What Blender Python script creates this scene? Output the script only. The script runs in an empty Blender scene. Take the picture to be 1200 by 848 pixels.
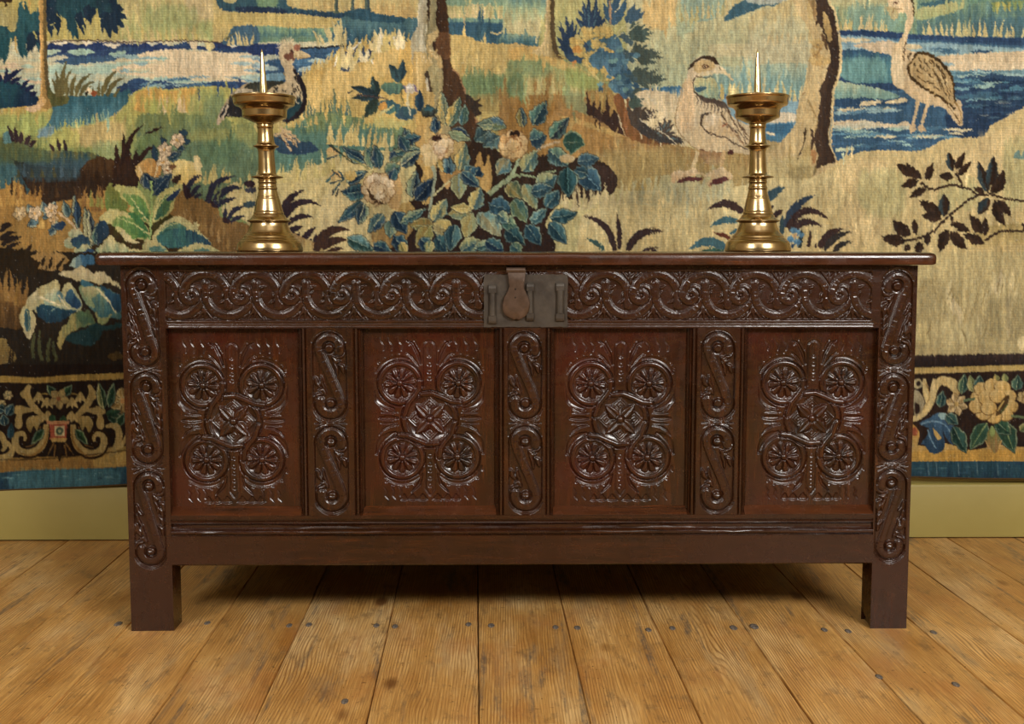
import bpy, bmesh, math
import numpy as np
from mathutils import Matrix, Vector
SC_ = bpy.context.scene
COL = SC_.collection

# ================================================================ camera, world, lamps, exposure
EYE = 0.6868                                   # eye height above the floor (m); the chest front is the plane y = 0
FPX, DIST = 1400.0, 2.1
YAW, PITCH = math.atan2(17, FPX), math.atan2(134, FPX)
FW = np.array([math.sin(YAW)*math.cos(PITCH), math.cos(YAW)*math.cos(PITCH), -math.sin(PITCH)])
RT = np.array([math.cos(YAW), -math.sin(YAW), 0.0]); UP = np.cross(RT, FW)
cam = bpy.data.cameras.new('camera'); cam.lens = 36*FPX/1200; cam.sensor_width = 36; cam.sensor_fit = 'HORIZONTAL'
cam.clip_start = 0.02
camo = bpy.data.objects.new('camera', cam); COL.objects.link(camo)
m = Matrix.Identity(4)
for i in range(3):
    m[i][0], m[i][1], m[i][2] = RT[i], UP[i], -FW[i]
m[0][3], m[1][3], m[2][3] = 0, -DIST, EYE
camo.matrix_world = m
SC_.camera = camo

world = bpy.data.worlds.new('world'); SC_.world = world; world.use_nodes = True
world.node_tree.nodes['Background'].inputs[0].default_value = (0.9, 0.95, 1.0, 1)
world.node_tree.nodes['Background'].inputs[1].default_value = 0.03

def area(name, loc, target, w, h, power, colr):
    l = bpy.data.lights.new(name, 'AREA'); l.shape = 'RECTANGLE'; l.size = w; l.size_y = h; l.energy = power; l.color = colr
    o = bpy.data.objects.new(name, l); COL.objects.link(o); o.location = loc
    o.rotation_euler = (Vector(target)-Vector(loc)).to_track_quat('-Z', 'Y').to_euler()
    return o
area('lamp_key', (1.95, -3.35, 2.40), (0.1, 0.3, 0.55), 1.4, 0.75, 136, (1.0, 0.985, 0.955))
area('lamp_second', (-2.05, -3.30, 2.40), (-0.1, 0.3, 0.55), 1.1, 0.5, 74, (1.0, 0.985, 0.955))
area('fill_overhead', (0.1, -1.9, 2.5), (0.1, -1.5, 0.0), 1.2, 1.2, 5, (1.0, 0.99, 0.97))  # weak unseen fill, added overhead to raise the ambient light

vs = SC_.view_settings
vs.view_transform = 'Standard'; vs.look = 'None'; vs.gamma = 1.0; vs.exposure = 0.0; vs.use_curve_mapping = False
SC_.cycles.use_denoising = True

def ray(px, py):
    return FW*FPX+RT*(np.asarray(px, float)[..., None]-600)-UP*(np.asarray(py, float)[..., None]-424)
def at_y(px, py, Y):
    """the point of the plane y = Y that the photograph shows at a pixel"""
    r = ray(px, py); t = (Y+DIST)/r[..., 1:2]
    return np.array([0, -DIST, EYE])+r*t

# ================================================================ small helpers
def link(o, parent=None):
    COL.objects.link(o)
    if parent is not None: o.parent = parent
    return o
def np_mesh(name, V, Fq, mat, parent=None, smooth=True, tris=None):
    """one mesh object from numpy arrays of vertices and quads"""
    me = bpy.data.meshes.new(name)
    V = np.asarray(V, np.float32).reshape(-1, 3); Fq = np.asarray(Fq, np.int32).reshape(-1, 4)
    nt = 0 if tris is None else len(tris)
    me.vertices.add(len(V)); me.vertices.foreach_set('co', V.ravel())
    idx = Fq.ravel()
    if nt: idx = np.concatenate([idx, np.asarray(tris, np.int32).ravel()])
    me.loops.add(len(idx)); me.loops.foreach_set('vertex_index', idx)
    me.polygons.add(len(Fq)+nt)
    st = np.concatenate([np.arange(len(Fq))*4, len(Fq)*4+np.arange(nt)*3]).astype(np.int32)
    me.polygons.foreach_set('loop_start', st)
    me.update(calc_edges=True)
    me.polygons.foreach_set('use_smooth', np.full(len(Fq)+nt, smooth, bool))
    me.validate()
    if mat: me.materials.append(mat)
    return link(bpy.data.objects.new(name, me), parent)
def box(name, x0, x1, y0, y1, z0, z1, mat, parent=None, bev=0.0, seg=2):
    bm = bmesh.new(); bmesh.ops.create_cube(bm, size=1)
    for v in bm.verts:
        v.co = ((x0+x1)/2+v.co.x*(x1-x0), (y0+y1)/2+v.co.y*(y1-y0), (z0+z1)/2+v.co.z*(z1-z0))
    if bev: bmesh.ops.bevel(bm, geom=bm.edges[:], offset=bev, segments=seg, affect='EDGES', profile=.5)
    return bm_obj(name, bm, mat, parent, smooth=bool(bev))
def bm_obj(name, bm, mat, parent=None, smooth=False):
    me = bpy.data.meshes.new(name); bmesh.ops.recalc_face_normals(bm, faces=bm.faces[:]); bm.to_mesh(me); bm.free()
    if smooth:
        for p in me.polygons: p.use_smooth = True
        me.set_sharp_from_angle(angle=math.radians(40))
    if mat: me.materials.append(mat)
    return link(bpy.data.objects.new(name, me), parent)
def sweep(name, prof, xs, mat, parent=None, axis='x', jitter=None, cap=True):
    """closed or open profile (list of (a, b)) carried along an axis; x: (y, z), z: (x, y)"""
    prof = np.asarray(prof, float); n = len(prof); V = []
    for k, s in enumerate(xs):
        p = prof.copy()
        if jitter is not None: p = jitter(p, s, k)
        if axis == 'x': V.append(np.column_stack([np.full(n, s), p[:, 0], p[:, 1]]))
        else: V.append(np.column_stack([p[:, 0], p[:, 1], np.full(n, s)]))
    V = np.concatenate(V); Fq = []
    for k in range(len(xs)-1):
        for i in range(n):
            j = (i+1) % n
            Fq.append((k*n+i, k*n+j, (k+1)*n+j, (k+1)*n+i))
    bm = bmesh.new(); vs_ = [bm.verts.new(v) for v in V]
    for f in Fq: bm.faces.new([vs_[i] for i in f])
    if cap:
        bm.faces.new(vs_[:n][::-1]); bm.faces.new(vs_[-n:])
    return bm_obj(name, bm, mat, parent, smooth=True)
def empty(name, loc):
    o = bpy.data.objects.new(name, None); o.location = loc; o.empty_display_size = .1
    return link(o)
def tag(o, label, cat, group=None):
    o['label'] = label; o['category'] = cat
    if group: o['group'] = group
def structure(o): o['kind'] = 'structure'; return o

# ================================================================ materials
def lin(h):
    v = [int(h[i:i+2], 16)/255 for i in (0, 2, 4)]
    return tuple(c/12.92 if c <= .04045 else ((c+.055)/1.055)**2.4 for c in v)+(1,)
class NT:
    def __init__(s, name):
        s.m = bpy.data.materials.new(name); s.m.use_nodes = True; s.t = s.m.node_tree
        s.b = s.t.nodes['Principled BSDF']
    def n(s, kind, **kw):
        o = s.t.nodes.new('ShaderNode'+kind)
        for k, v in kw.items():
            if k.startswith('i_'):
                key = k[2:]; key = int(key) if key.isdigit() else key.replace('_', ' ')
                s.set(o, key, v)
            else: setattr(o, k, v)
        return o
    def set(s, o, key, v):
        if isinstance(v, bpy.types.NodeSocket): s.t.links.new(v, o.inputs[key])
        elif isinstance(v, bpy.types.Node): s.t.links.new(v.outputs[0], o.inputs[key])
        else: o.inputs[key].default_value = v
    def math(s, op, a, b=0.0, c=None):
        o = s.n('Math', operation=op); s.set(o, 0, a); s.set(o, 1, b)
        if c is not None: s.set(o, 2, c)
        return o.outputs[0]
    def mix(s, f, a, b):
        o = s.n('Mix', data_type='RGBA'); s.set(o, 'Factor', f)
        for key, v in ((6, a), (7, b)): s.set(o, key, v)
        return o.outputs[2]
    def ramp(s, f, stops):
        o = s.n('ValToRGB'); s.set(o, 0, f); e = o.color_ramp.elements
        while len(e) < len(stops): e.new(.5)
        for q, (p, c) in zip(e, stops): q.position = p; q.color = c if not isinstance(c, (int, float)) else (c, c, c, 1)
        return o.outputs[0]
    def noise(s, vec, scale, detail=3, rough=.55, dist=0.0):
        o = s.n('TexNoise'); s.set(o, 'Vector', vec); s.set(o, 'Scale', scale); s.set(o, 'Detail', detail); s.set(o, 'Roughness', rough); s.set(o, 'Distortion', dist)
        return o.outputs[0]
    def vec(s, v, sc, loc=(0, 0, 0)):
        o = s.n('Mapping'); s.set(o, 0, v); s.set(o, 'Scale', sc); s.set(o, 'Location', loc); return o.outputs[0]
    def bump(s, h, strength=.3, dist=.001):
        o = s.n('Bump'); s.set(o, 'Height', h); s.set(o, 'Strength', strength); s.set(o, 'Distance', dist)
        s.t.links.new(o.outputs[0], s.b.inputs['Normal'])
    def out(s, **kw):
        for k, v in kw.items(): s.set(s.b, k.replace('_', ' '), v)
        return s.m

def mat_oak(name, axis, redder=0.0, light=1.0):
    """dark polished oak, grain along an axis"""
    t = NT(name); co = t.n('TexCoord').outputs['Object']
    sc = {'x': (1.0, 9, 9), 'z': (9, 9, 1.0)}[axis]
    g = t.noise(t.vec(co, sc), 9, 4, .6, .4)
    f = t.noise(t.vec(co, {'x': (6, 160, 160), 'z': (160, 160, 6)}[axis]), 4, 2, .6)
    w = t.noise(co, 4.5, 3, .6)
    c = t.ramp(t.math('ADD', t.math('MULTIPLY', g, .6), t.math('MULTIPLY', f, .4)), [(.34, lin('170c05')), (.52, lin('341a09')), (.72, lin('52280d'))])
    c = t.mix(t.ramp(w, [(.40, 0.0), (.66, 1.0)]), c, lin('43160a' if redder > .5 else '361a0d'))
    d = t.noise(co, 19, 3, .7)
    c = t.mix(t.ramp(d, [(.58, 0.0), (.74, .45)]), c, lin('4a2c1c'))
    hs = t.n('HueSaturation'); t.set(hs, 'Color', c); t.set(hs, 'Value', light*.84); t.set(hs, 'Saturation', 1.0)
    t.bump(t.math('ADD', f, t.math('MULTIPLY', t.noise(co, 160, 3, .6), .8)), .28, .0008)
    return t.out(Base_Color=hs.outputs[0], Roughness=t.ramp(t.noise(co, 34, 4, .65), [(.3, .17), (.7, .34)]), Specular_IOR_Level=.45, Coat_Weight=.32, Coat_Roughness=.13, Coat_IOR=1.5)
def mat_pine():
    t = NT('pine_boards'); tc = t.n('TexCoord').outputs['Object']; rnd = t.n('ObjectInfo').outputs['Random']
    cmb = t.n('CombineXYZ'); t.set(cmb, 0, t.math('MULTIPLY', rnd, 37.0)); t.set(cmb, 1, t.math('MULTIPLY', rnd, 91.0))
    av = t.n('VectorMath', operation='ADD'); t.set(av, 0, tc); t.set(av, 1, cmb.outputs[0]); co = av.outputs[0]
    n1 = t.noise(t.vec(co, (5.5, .75, 1)), 1.6, 2.5, .5, .25)
    n2 = t.noise(t.vec(co, (16, 3.0, 1)), 2.0, 3, .6)
    sx = t.n('SeparateXYZ'); t.set(sx, 0, co)
    f = t.math('ADD', t.math('MULTIPLY', n1, t.math('MULTIPLY_ADD', t.math('FRACT', t.math('MULTIPLY', rnd, 7.31)), 20.0, 5.0)), t.math('ADD', t.math('MULTIPLY', sx.outputs[0], 205.0), t.math('MULTIPLY', n2, .9)))
    ring = t.math('POWER', t.math('MULTIPLY_ADD', t.math('SINE', t.math('MULTIPLY', f, 6.4)), .5, .5), 3.2)
    fib = t.noise(t.vec(co, (420, 9, 1)), 1.0, 3, .6)
    big = t.noise(t.vec(co, (4, 1.2, 1)), 2.2, 4, .6)
    c = t.ramp(big, [(.30, lin('b9833e')), (.5, lin('dcaa62')), (.68, lin('efca8c'))])
    tone = t.n('HueSaturation'); t.set(tone, 'Color', c); t.set(tone, 'Value', t.math('MULTIPLY_ADD', rnd, .22, .9)); c = tone.outputs[0]
    amt = t.math('MULTIPLY', ring, t.ramp(t.noise(t.vec(co, (7, 1.5, 1)), 1.3, 2), [(.35, .14), (.65, .85)]))
    c = t.mix(amt, c, lin('80501f'))
    c = t.mix(t.math('MULTIPLY', t.ramp(fib, [(.40, 1.0), (.62, 0.0)]), .50), c, lin('8a5c2c'))
    worn = t.math('MULTIPLY', t.ramp(t.noise(t.vec(co, (9, 1.6, 1)), 1.7, 5, .65), [(.56, 0.0), (.70, 1.0)]), .48)
    c = t.mix(worn, c, lin('9c8664'))
    spot = t.ramp(t.noise(co, 60, 2, .5), [(.70, 0.0), (.76, .7)]); c = t.mix(spot, c, lin('5d3c1c'))
    pale = t.math('MULTIPLY', t.ramp(t.noise(t.vec(co, (60, 20, 1)), 1.6, 4, .7), [(.60, 0.0), (.72, 1.0)]), .32); c = t.mix(pale, c, lin('cfae78'))
    dirt = t.math('MULTIPLY', t.ramp(t.noise(t.vec(co, (14, 5, 1)), 2.4, 6, .72), [(.54, 0.0), (.66, 1.0)]), .56); c = t.mix(dirt, c, lin('6e5436'))
    red = t.math('MULTIPLY', t.ramp(t.noise(t.vec(co, (7, 4, 1)), 1.3, 4, .6), [(.52, 0.0), (.70, 1.0)]), .40); c = t.mix(red, c, lin('b07038'))
    wear = t.ramp(t.noise(t.vec(co, (22, 1.7, 1)), 1.15, 4, .62, .5), [(.585, 0.0), (.66, 1.0)])
    grit = t.ramp(t.noise(t.vec(co, (150, 34, 1)), 1.0, 4, .7), [(.40, 1.0), (.60, .25)])
    c = t.mix(t.math('MULTIPLY', wear, t.math('MULTIPLY', grit, .78)), c, lin('62584c'))
    pit = t.ramp(t.noise(t.vec(co, (210, 95, 1)), 1.0, 2, .5), [(.70, 0.0), (.74, .8)]); c = t.mix(pit, c, lin('4a3018'))
    sc2 = t.noise(t.vec(co, (30, 260, 1)), 1.0, 1, .5); c = t.mix(t.math('MULTIPLY', t.ramp(sc2, [(.74, 0.0), (.78, .5)]), .6), c, lin('e0c79c'))
    # knots
    vo = t.n('TexVoronoi'); t.set(vo, 'Vector', t.vec(co, (6.2, 2.6, 0))); t.set(vo, 'Scale', 1.0); t.set(vo, 'Randomness', 1.0)
    c = t.mix(t.ramp(vo.outputs['Distance'], [(.05, .85), (.10, 0.0)]), c, lin('6a3f1a'))
    t.bump(t.math('ADD', t.math('MULTIPLY', ring, -.6), t.math('ADD', t.math('MULTIPLY', fib, .5), t.noise(co, 30, 3))), .25, .0012)
    return t.out(Base_Color=c, Roughness=t.ramp(big, [(.3, .36), (.7, .52)]), Specular_IOR_Level=.35)
def mat_plain(name, c, rough=.6, var=.12, scale=6, metal=0.0, c2=None, bump=.1, bs=60):
    t = NT(name); co = t.n('TexCoord').outputs['Object']
    n = t.noise(co, scale, 4, .6)
    b = t.mix(t.ramp(n, [(.35, 0.0), (.65, 1.0)]), lin(c), lin(c2) if c2 else tuple(v*(1-var*2) for v in lin(c)[:3])+(1,))
    if bump: t.bump(t.noise(co, bs, 3), bump, .001)
    return t.out(Base_Color=b, Roughness=rough, Metallic=metal)
def mat_tapestry(name):
    t = NT(name); at = t.n('Attribute', attribute_name='dye'); uv = t.n('UVMap').outputs[0]
    h = t.math('ADD', t.noise(t.vec(uv, (520, 210, 1)), 1.0, 2, .6), t.math('MULTIPLY', t.noise(t.vec(uv, (60, 900, 1)), 1.0, 2), .6))
    v = t.ramp(h, [(.3, .86), (1.1, 1.14)])
    mx = t.n('Mix', data_type='RGBA', blend_type='MULTIPLY'); t.set(mx, 'Factor', 1.0); t.set(mx, 6, at.outputs['Color']); t.set(mx, 7, v)
    t.bump(h, .35, .0012)
    return t.out(Base_Color=mx.outputs[2], Roughness=.95, Specular_IOR_Level=.08)
OAK_X, OAK_Z = mat_oak('dark_oak_rail', 'x'), mat_oak('dark_oak_stile', 'z')
OAK_P, OAK_L = mat_oak('dark_oak_panel', 'z', 1.0), mat_oak('dark_oak_lid', 'x', 0.0, 1.7)
OAK_W = mat_oak('worn_oak_ledge', 'x', 0.0, 2.1)
PINE = mat_pine()
PAINT = mat_plain('olive_wall_paint', 'a3934f', .5, .04, 3, c2='9a8a46', bump=.08)
PLASTER = mat_plain('dull_plaster', 'b0a68e', .9, .05, 3)
PLASTER_D = mat_plain('darkened_wall_plaster', '5a5244', .9, .05, 3)  # tone darkened so the unseen front wall reflects less in the chest
GAP = mat_plain('dark_underfloor', '1c140d', .95)
IRON = mat_plain('dark_wrought_iron', '4e463d', .4, .2, 30, .3, '3a332c', .5, 90)
IRON2 = mat_plain('brown_iron_hasp', '5f4c3f', .34, .2, 40, .3, '483628', .4, 90)
NAIL = mat_plain('nail_iron', '80756a', .6, .2, 150, 0.0, '463e37', .4, 260)
BRASS = mat_plain('old_brass', 'cdb386', .23, .12, 14, 1.0, 'b39766', .05, 120)
BRASS_B = mat_plain('bright_brass_spike', 'e2cfa0', .22, .1, 20, 1.0, 'd6bd88', .03, 120)
DYE = mat_tapestry('tapestry_wool')
# ---------------------------------------------------------------- woven picture of the tapestry (flat print, painted with numpy)
TX0, TY0, TW, TH, SS = -60, -40, 1320, 640, 2
_rs = np.random.RandomState(7)
CV = np.zeros((TH*SS, TW*SS, 3), np.float32)

def noise(sx, sy, seed):
    r = np.random.RandomState(seed)
    h, w = CV.shape[:2]
    gh, gw = int(h/(sy*SS))+3, int(w/(sx*SS))+3
    g = r.rand(gh, gw).astype(np.float32)
    y = np.arange(h)/(sy*SS); x = np.arange(w)/(sx*SS)
    yi = y.astype(int); xi = x.astype(int); fy = (y-yi)[:, None].astype(np.float32); fx = (x-xi)[None].astype(np.float32)
    fy = fy*fy*(3-2*fy); fx = fx*fx*(3-2*fx)
    a = g[yi][:, xi]; b = g[yi][:, xi+1]; c = g[yi+1][:, xi]; d = g[yi+1][:, xi+1]
    return (a*(1-fx)+b*fx)*(1-fy)+(c*(1-fx)+d*fx)*fy

STK = 0.6*noise(1.6, 13, 1)+0.4*noise(3.5, 26, 2)          # vertical hatching
HST = 0.6*noise(16, 2.2, 3)+0.4*noise(34, 4, 4)            # horizontal hatching

def col(c):
    if isinstance(c, str):
        return np.array([int(c[i:i+2], 16) for i in (0, 2, 4)], np.float32)/255
    return np.asarray(c, np.float32)

def smooth(p, closed=True, n=5):
    p = np.asarray(p, float).reshape(-1, 2)
    m = len(p)
    if m < 3: return p
    out = []
    rng = range(m) if closed else range(m-1)
    for i in rng:
        if closed: a, b, c, d = p[i-1], p[i], p[(i+1) % m], p[(i+2) % m]
        else: a, b, c, d = p[max(i-1, 0)], p[i], p[i+1], p[min(i+2, m-1)]
        for k in range(n):
            t = k/n
            out.append(.5*((2*b)+(c-a)*t+(2*a-5*b+4*c-d)*t*t+(3*b-a-3*c+d)*t**3))
    if not closed: out.append(p[-1])
    return np.array(out)

def mask(p):
    """even-odd scanline mask -> (y0, x0, bool array)"""
    p = np.asarray(p, float).reshape(-1, 2)
    q = np.empty_like(p); q[:, 0] = (p[:, 0]-TX0)*SS; q[:, 1] = (p[:, 1]-TY0)*SS
    H, W = CV.shape[:2]
    x0 = int(max(0, np.floor(q[:, 0].min()))); x1 = int(min(W, np.ceil(q[:, 0].max())+1))
    y0 = int(max(0, np.floor(q[:, 1].min()))); y1 = int(min(H, np.ceil(q[:, 1].max())+1))
    if x1 <= x0 or y1 <= y0: return None
    tog = np.zeros((y1-y0, x1-x0+1), np.int16)
    r = np.roll(q, -1, 0)
    for (ax, ay), (bx, by) in zip(q, r):
        if ay == by: continue
        if ay > by: ax, ay, bx, by = bx, by, ax, ay
        ya = max(int(np.ceil(ay-.5)), y0); yb = min(int(np.ceil(by-.5)), y1)
        if yb <= ya: continue
        yy = np.arange(ya, yb)
        xx = ax+(yy+.5-ay)*(bx-ax)/(by-ay)
        xi = np.clip(np.ceil(xx-.5).astype(int)-x0, 0, x1-x0)
        tog[yy-y0, xi] ^= 1
    m = np.bitwise_xor.accumulate(tog, 1)[:, :-1].astype(bool)
    return y0, x0, m

def P(p, c, c2=None, g=None, s=.8, sm=1, nz=None, k=3.):
    """fill a polygon, one colour or hatched from c to c2 along g=(xa,ya,xb,yb)"""
    p = smooth(p) if sm else np.asarray(p, float).reshape(-1, 2)
    r = mask(p)
    if r is None: return
    y0, x0, m = r
    h, w = m.shape
    v = CV[y0:y0+h, x0:x0+w]
    if c2 is None: v[m] = col(c); return
    if g is None: g = (0, p[:, 1].min(), 0, p[:, 1].max())
    xa, ya, xb, yb = g
    X = (np.arange(w)+x0)/SS+TX0; Y = (np.arange(h)+y0)/SS+TY0
    d2 = (xb-xa)**2+(yb-ya)**2
    t = ((X[None]-xa)*(xb-xa)+(Y[:, None]-ya)*(yb-ya))/d2
    n = (STK if nz is None else nz)[y0:y0+h, x0:x0+w]
    t = t+s*(n-.5)
    t = np.clip((t-.5)*k*.5+.5, 0, 1)[..., None]
    cc = col(c)*(1-t)+col(c2)*t
    v[m] = cc[m]

def M(p, c, a=.6, s=1.3, nz=None, fe=10, sm=1):
    """hatched soft-edged patch: colour c shows through the hatching"""
    q = smooth(p) if sm else np.asarray(p, float).reshape(-1, 2)
    r = mask(q)
    if r is None: return
    y0, x0, m = r
    f = m.astype(np.float32)
    kx = max(1, int(fe*SS*.35)); ky = max(1, int(fe*SS))
    for ax, kk in ((0, ky), (1, kx)):
        for _ in range(2):
            cs = np.cumsum(np.concatenate([np.zeros_like(f.take([0], ax)), f], ax), ax)
            n = f.shape[ax]; i0 = np.clip(np.arange(n)-kk//2, 0, n); i1 = np.clip(np.arange(n)+kk//2+1, 0, n)
            f = (cs.take(i1, ax)-cs.take(i0, ax))/kk
    h, w = m.shape
    n = (STK if nz is None else nz)[y0:y0+h, x0:x0+w]
    t = np.clip((f*1.3-.2+s*(n-.5))*1.25, 0, 1)*a
    v = CV[y0:y0+h, x0:x0+w]
    v[:] = v*(1-t[..., None])+col(c)*t[..., None]

def S(p, w, c, w1=None, sm=1):
    """stroke; width runs from w to w1 (or a list of widths)"""
    p = np.asarray(p, float).reshape(-1, 2)
    q = smooth(p, False, 6) if sm and len(p) > 2 else p
    n = len(q)
    if isinstance(w, (list, tuple)): ww = np.interp(np.linspace(0, 1, n), np.linspace(0, 1, len(w)), w)
    else: ww = np.linspace(w, w if w1 is None else w1, n)
    d = np.gradient(q, axis=0); d /= np.linalg.norm(d, axis=1)[:, None]+1e-9
    nn = np.stack([-d[:, 1], d[:, 0]], 1)*ww[:, None]/2
    P(np.concatenate([q+nn, (q-nn)[::-1]]), c, sm=0)

def spine(x0, y0, x1, y1, b, n=9):
    t = np.linspace(0, 1, n)[:, None]
    a = np.array([x0, y0]); e = np.array([x1, y1]); d = e-a
    mid = (a+e)/2+np.array([-d[1], d[0]])*b
    return (1-t)**2*a+2*t*(1-t)*mid+t*t*e

def L(x0, y0, x1, y1, w, ca, cb, b=0., v=None, o='2c2a26', pw=.75, c3=None):
    """leaf from base to tip; ca / cb are its two halves (left / right of the spine as drawn upward), with a paler rim"""
    q = spine(x0, y0, x1, y1, b); n = len(q)
    d = np.gradient(q, axis=0); d /= np.linalg.norm(d, axis=1)[:, None]+1e-9
    nn = np.stack([d[:, 1], -d[:, 0]], 1)
    t = np.linspace(0, 1, n)
    pr = np.clip(np.sin(np.pi*t**pw), 0, None)[:, None]*(1+.10*np.sin(t*19+x0))[:, None]
    A = q+nn*pr*w; B = q-nn*pr*w
    if o and 2.4 < w <= 4.5: P(np.concatenate([q+nn*(pr*w+.6), (q-nn*(pr*w+.6))[::-1]]), o, sm=0)
    if o and w > 4.5:
        ca, cb = col(ca)*.92, col(cb)*.88
        P(np.concatenate([q+nn*(pr*w+.7), (q-nn*(pr*w+.7))[::-1]]), o, sm=0)
        ra, rb = .45*col(ca)+.55*col('a9a47a'), .62*col(cb)+.38*col('8f9a7c')
        P(np.concatenate([A, q[::-1]]), ra, sm=0); P(np.concatenate([B, q[::-1]]), rb, sm=0)
        k = np.maximum(pr*w-1.5, 0)*(1+.12*np.sin(t*31+y0))[:, None]
        A, B = q+nn*k, q-nn*k
    P(np.concatenate([A, q[::-1]]), ca, c3 or col(cb)*.9, g=(*(q[4]+nn[4]*w*.8), *(q[4]-nn[4]*w*.5)), s=1.1, sm=0)
    P(np.concatenate([B, q[::-1]]), col(cb)*.82, ca, g=(*(q[4]-nn[4]*w*.1), *(q[4]-nn[4]*w*1.6)), s=1.1, sm=0)
    if v: S(q[:-1], 1.5, v, .7, sm=0)
    elif o and w > 5.5: S(q[:-2], 1.0, .5*col(ca)+.5*col('b3ad84'), .5, sm=0)

def BLD(x0, y0, x1, y1, w, c, b=0., c2=None):
    """tapered blade, broad in the middle"""
    q = spine(x0, y0, x1, y1, b, 10)
    S(q, [w*.55, w*.95, w, w*.9, w*.55, .4], c, sm=0)
    if c2: S(q[1:-2]+[0, w*.25], [w*.1, w*.35, w*.1], c2, sm=0)

def GR(p, h, step, cs, w=3., lean=0., jit=.5, dn=1, sd=0):
    """row of grass blades standing on a line"""
    r = np.random.RandomState(sd+int(abs(p[0]))+int(abs(p[1])))
    p = np.asarray(p, float).reshape(-1, 2)
    seg = np.linalg.norm(np.diff(p, axis=0), axis=1); cu = np.concatenate([[0], np.cumsum(seg)])
    s = 0
    while s < cu[-1]:
        x = np.interp(s, cu, p[:, 0]); y = np.interp(s, cu, p[:, 1])
        hh = h*(1-jit*r.rand()); l = lean+r.uniform(-.18, .18)
        c = cs[r.randint(len(cs))] if isinstance(cs, (list, tuple)) else cs
        q = spine(x, y+2*dn, x+l*hh, y-hh*dn, r.uniform(-.12, .12), 5)
        S(q, [w, w*.85, w*.5, .3], c, sm=0)
        s += step*r.uniform(.7, 1.3)

def HACH(n, y1, sd, skip):
    """interlocking hachures: spikes of the colour below run up into the colour above and back"""
    r = np.random.RandomState(sd)
    for i in range(n):
        x = r.uniform(TX0+4, TX0+TW-4); y = r.uniform(-36, y1)
        if any(a < x < c and b < y < d for a, b, c, d in skip): continue
        up = r.rand() < .55; s_ = 1 if up else -1
        yy, xx = int(np.clip((y+s_*5-TY0)*SS, 0, CV.shape[0]-1)), int((x-TX0)*SS)
        c = CV[yy, xx].copy()*r.uniform(.88, 1.13); w = r.uniform(2.2, 4.2); h = r.uniform(7, 15)
        q = spine(x, y+s_*3, x+r.uniform(-.2, .2)*h, y-s_*h, r.uniform(-.1, .1), 4)
        S(q, [w, w*.9, w*.5, .3], np.clip(c, 0, 1), sm=0)

def FL(x, y, r, n, c, cc, a0=0., c2=None, fat=.42):
    """open flower of n petals"""
    for i in range(n):
        a = a0+2*np.pi*i/n
        L(x, y, x+r*np.cos(a), y+r*np.sin(a), r*fat, c, c2 or c, o='4a3c2c', pw=1.15)
    P([x+r*.2*np.cos(t) if k == 0 else y+r*.2*np.sin(t) for t in np.linspace(0, 6, 9) for k in (0, 1)], cc)

def FG(x, y, tips, w, c, c2=None):
    """clump of finger leaves growing out of one point"""
    for tx, ty in tips:
        BLD(x, y, tx, ty, w, c, _rs.uniform(-.08, .08), c2)

def EL(x, y, rx, ry, c, c2=None, g=None, n=14, wob=.0, **k):
    t = np.linspace(0, 2*np.pi, n, endpoint=False)
    rr = 1+wob*_rs.uniform(-1, 1, n)
    P(np.stack([x+rx*rr*np.cos(t), y+ry*rr*np.sin(t)], 1), c, c2, g, **k)

def SC(p, n, c, sd=0, hw=(6, 26), hh=(1.5, 4)):
    """scattered horizontal lenses of colour inside a box (ripples)"""
    r = np.random.RandomState(sd+11)
    x0, y0, x1, y1 = p
    for i in range(n):
        x = r.uniform(x0, x1); y = r.uniform(y0, y1); w = r.uniform(*hw); h = r.uniform(*hh)
        cc = c[r.randint(len(c))]
        P([x-w, y, x-w*.3, y-h*r.uniform(.4, 1), x+w*.3, y-h*r.uniform(.2, 1), x+w, y, x+w*.3, y+h*r.uniform(.3, 1), x-w*.4, y+h*r.uniform(.3, 1)], cc)

def RO(x, y, r, c, hi, dk):
    """rose: lobed outer petals, lit inner petals, dark heart"""
    rr = np.random.RandomState(int(x))
    n = 9
    for i in range(n):
        a = 2*np.pi*i/n+.3
        EL(x+r*.68*np.cos(a), y+r*.68*np.sin(a), r*.40, r*.38, '7a5a38')
        EL(x+r*.66*np.cos(a), y+r*.64*np.sin(a), r*.37, r*.35, c if i % 2 else hi, c, g=(x, y-r, x, y+r), s=1.2)
    EL(x, y, r*.66, r*.62, hi, c, g=(x-r*.3, y-r*.6, x+r*.4, y+r*.6), s=1.)
    for i in range(5):
        a = rr.uniform(0, 6.28)
        S(spine(x+r*.55*np.cos(a), y+r*.5*np.sin(a), x+r*.5*np.cos(a+1.3), y+r*.45*np.sin(a+1.3), -.35), 1.2, '9c7448', .5, sm=0)

def RP(x, y, r, dk='8a6238', n=7):
    """petal lines of a rose"""
    rr = np.random.RandomState(int(x*3))
    for i in range(n):
        a = rr.uniform(0, 6.28); q = r*rr.uniform(.35, .85); t = np.linspace(a, a+rr.uniform(.8, 1.5), 6)
        S(np.stack([x+q*np.cos(t), y+q*.9*np.sin(t)], 1), [.5, 1.5, .5], dk, sm=0)
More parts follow.
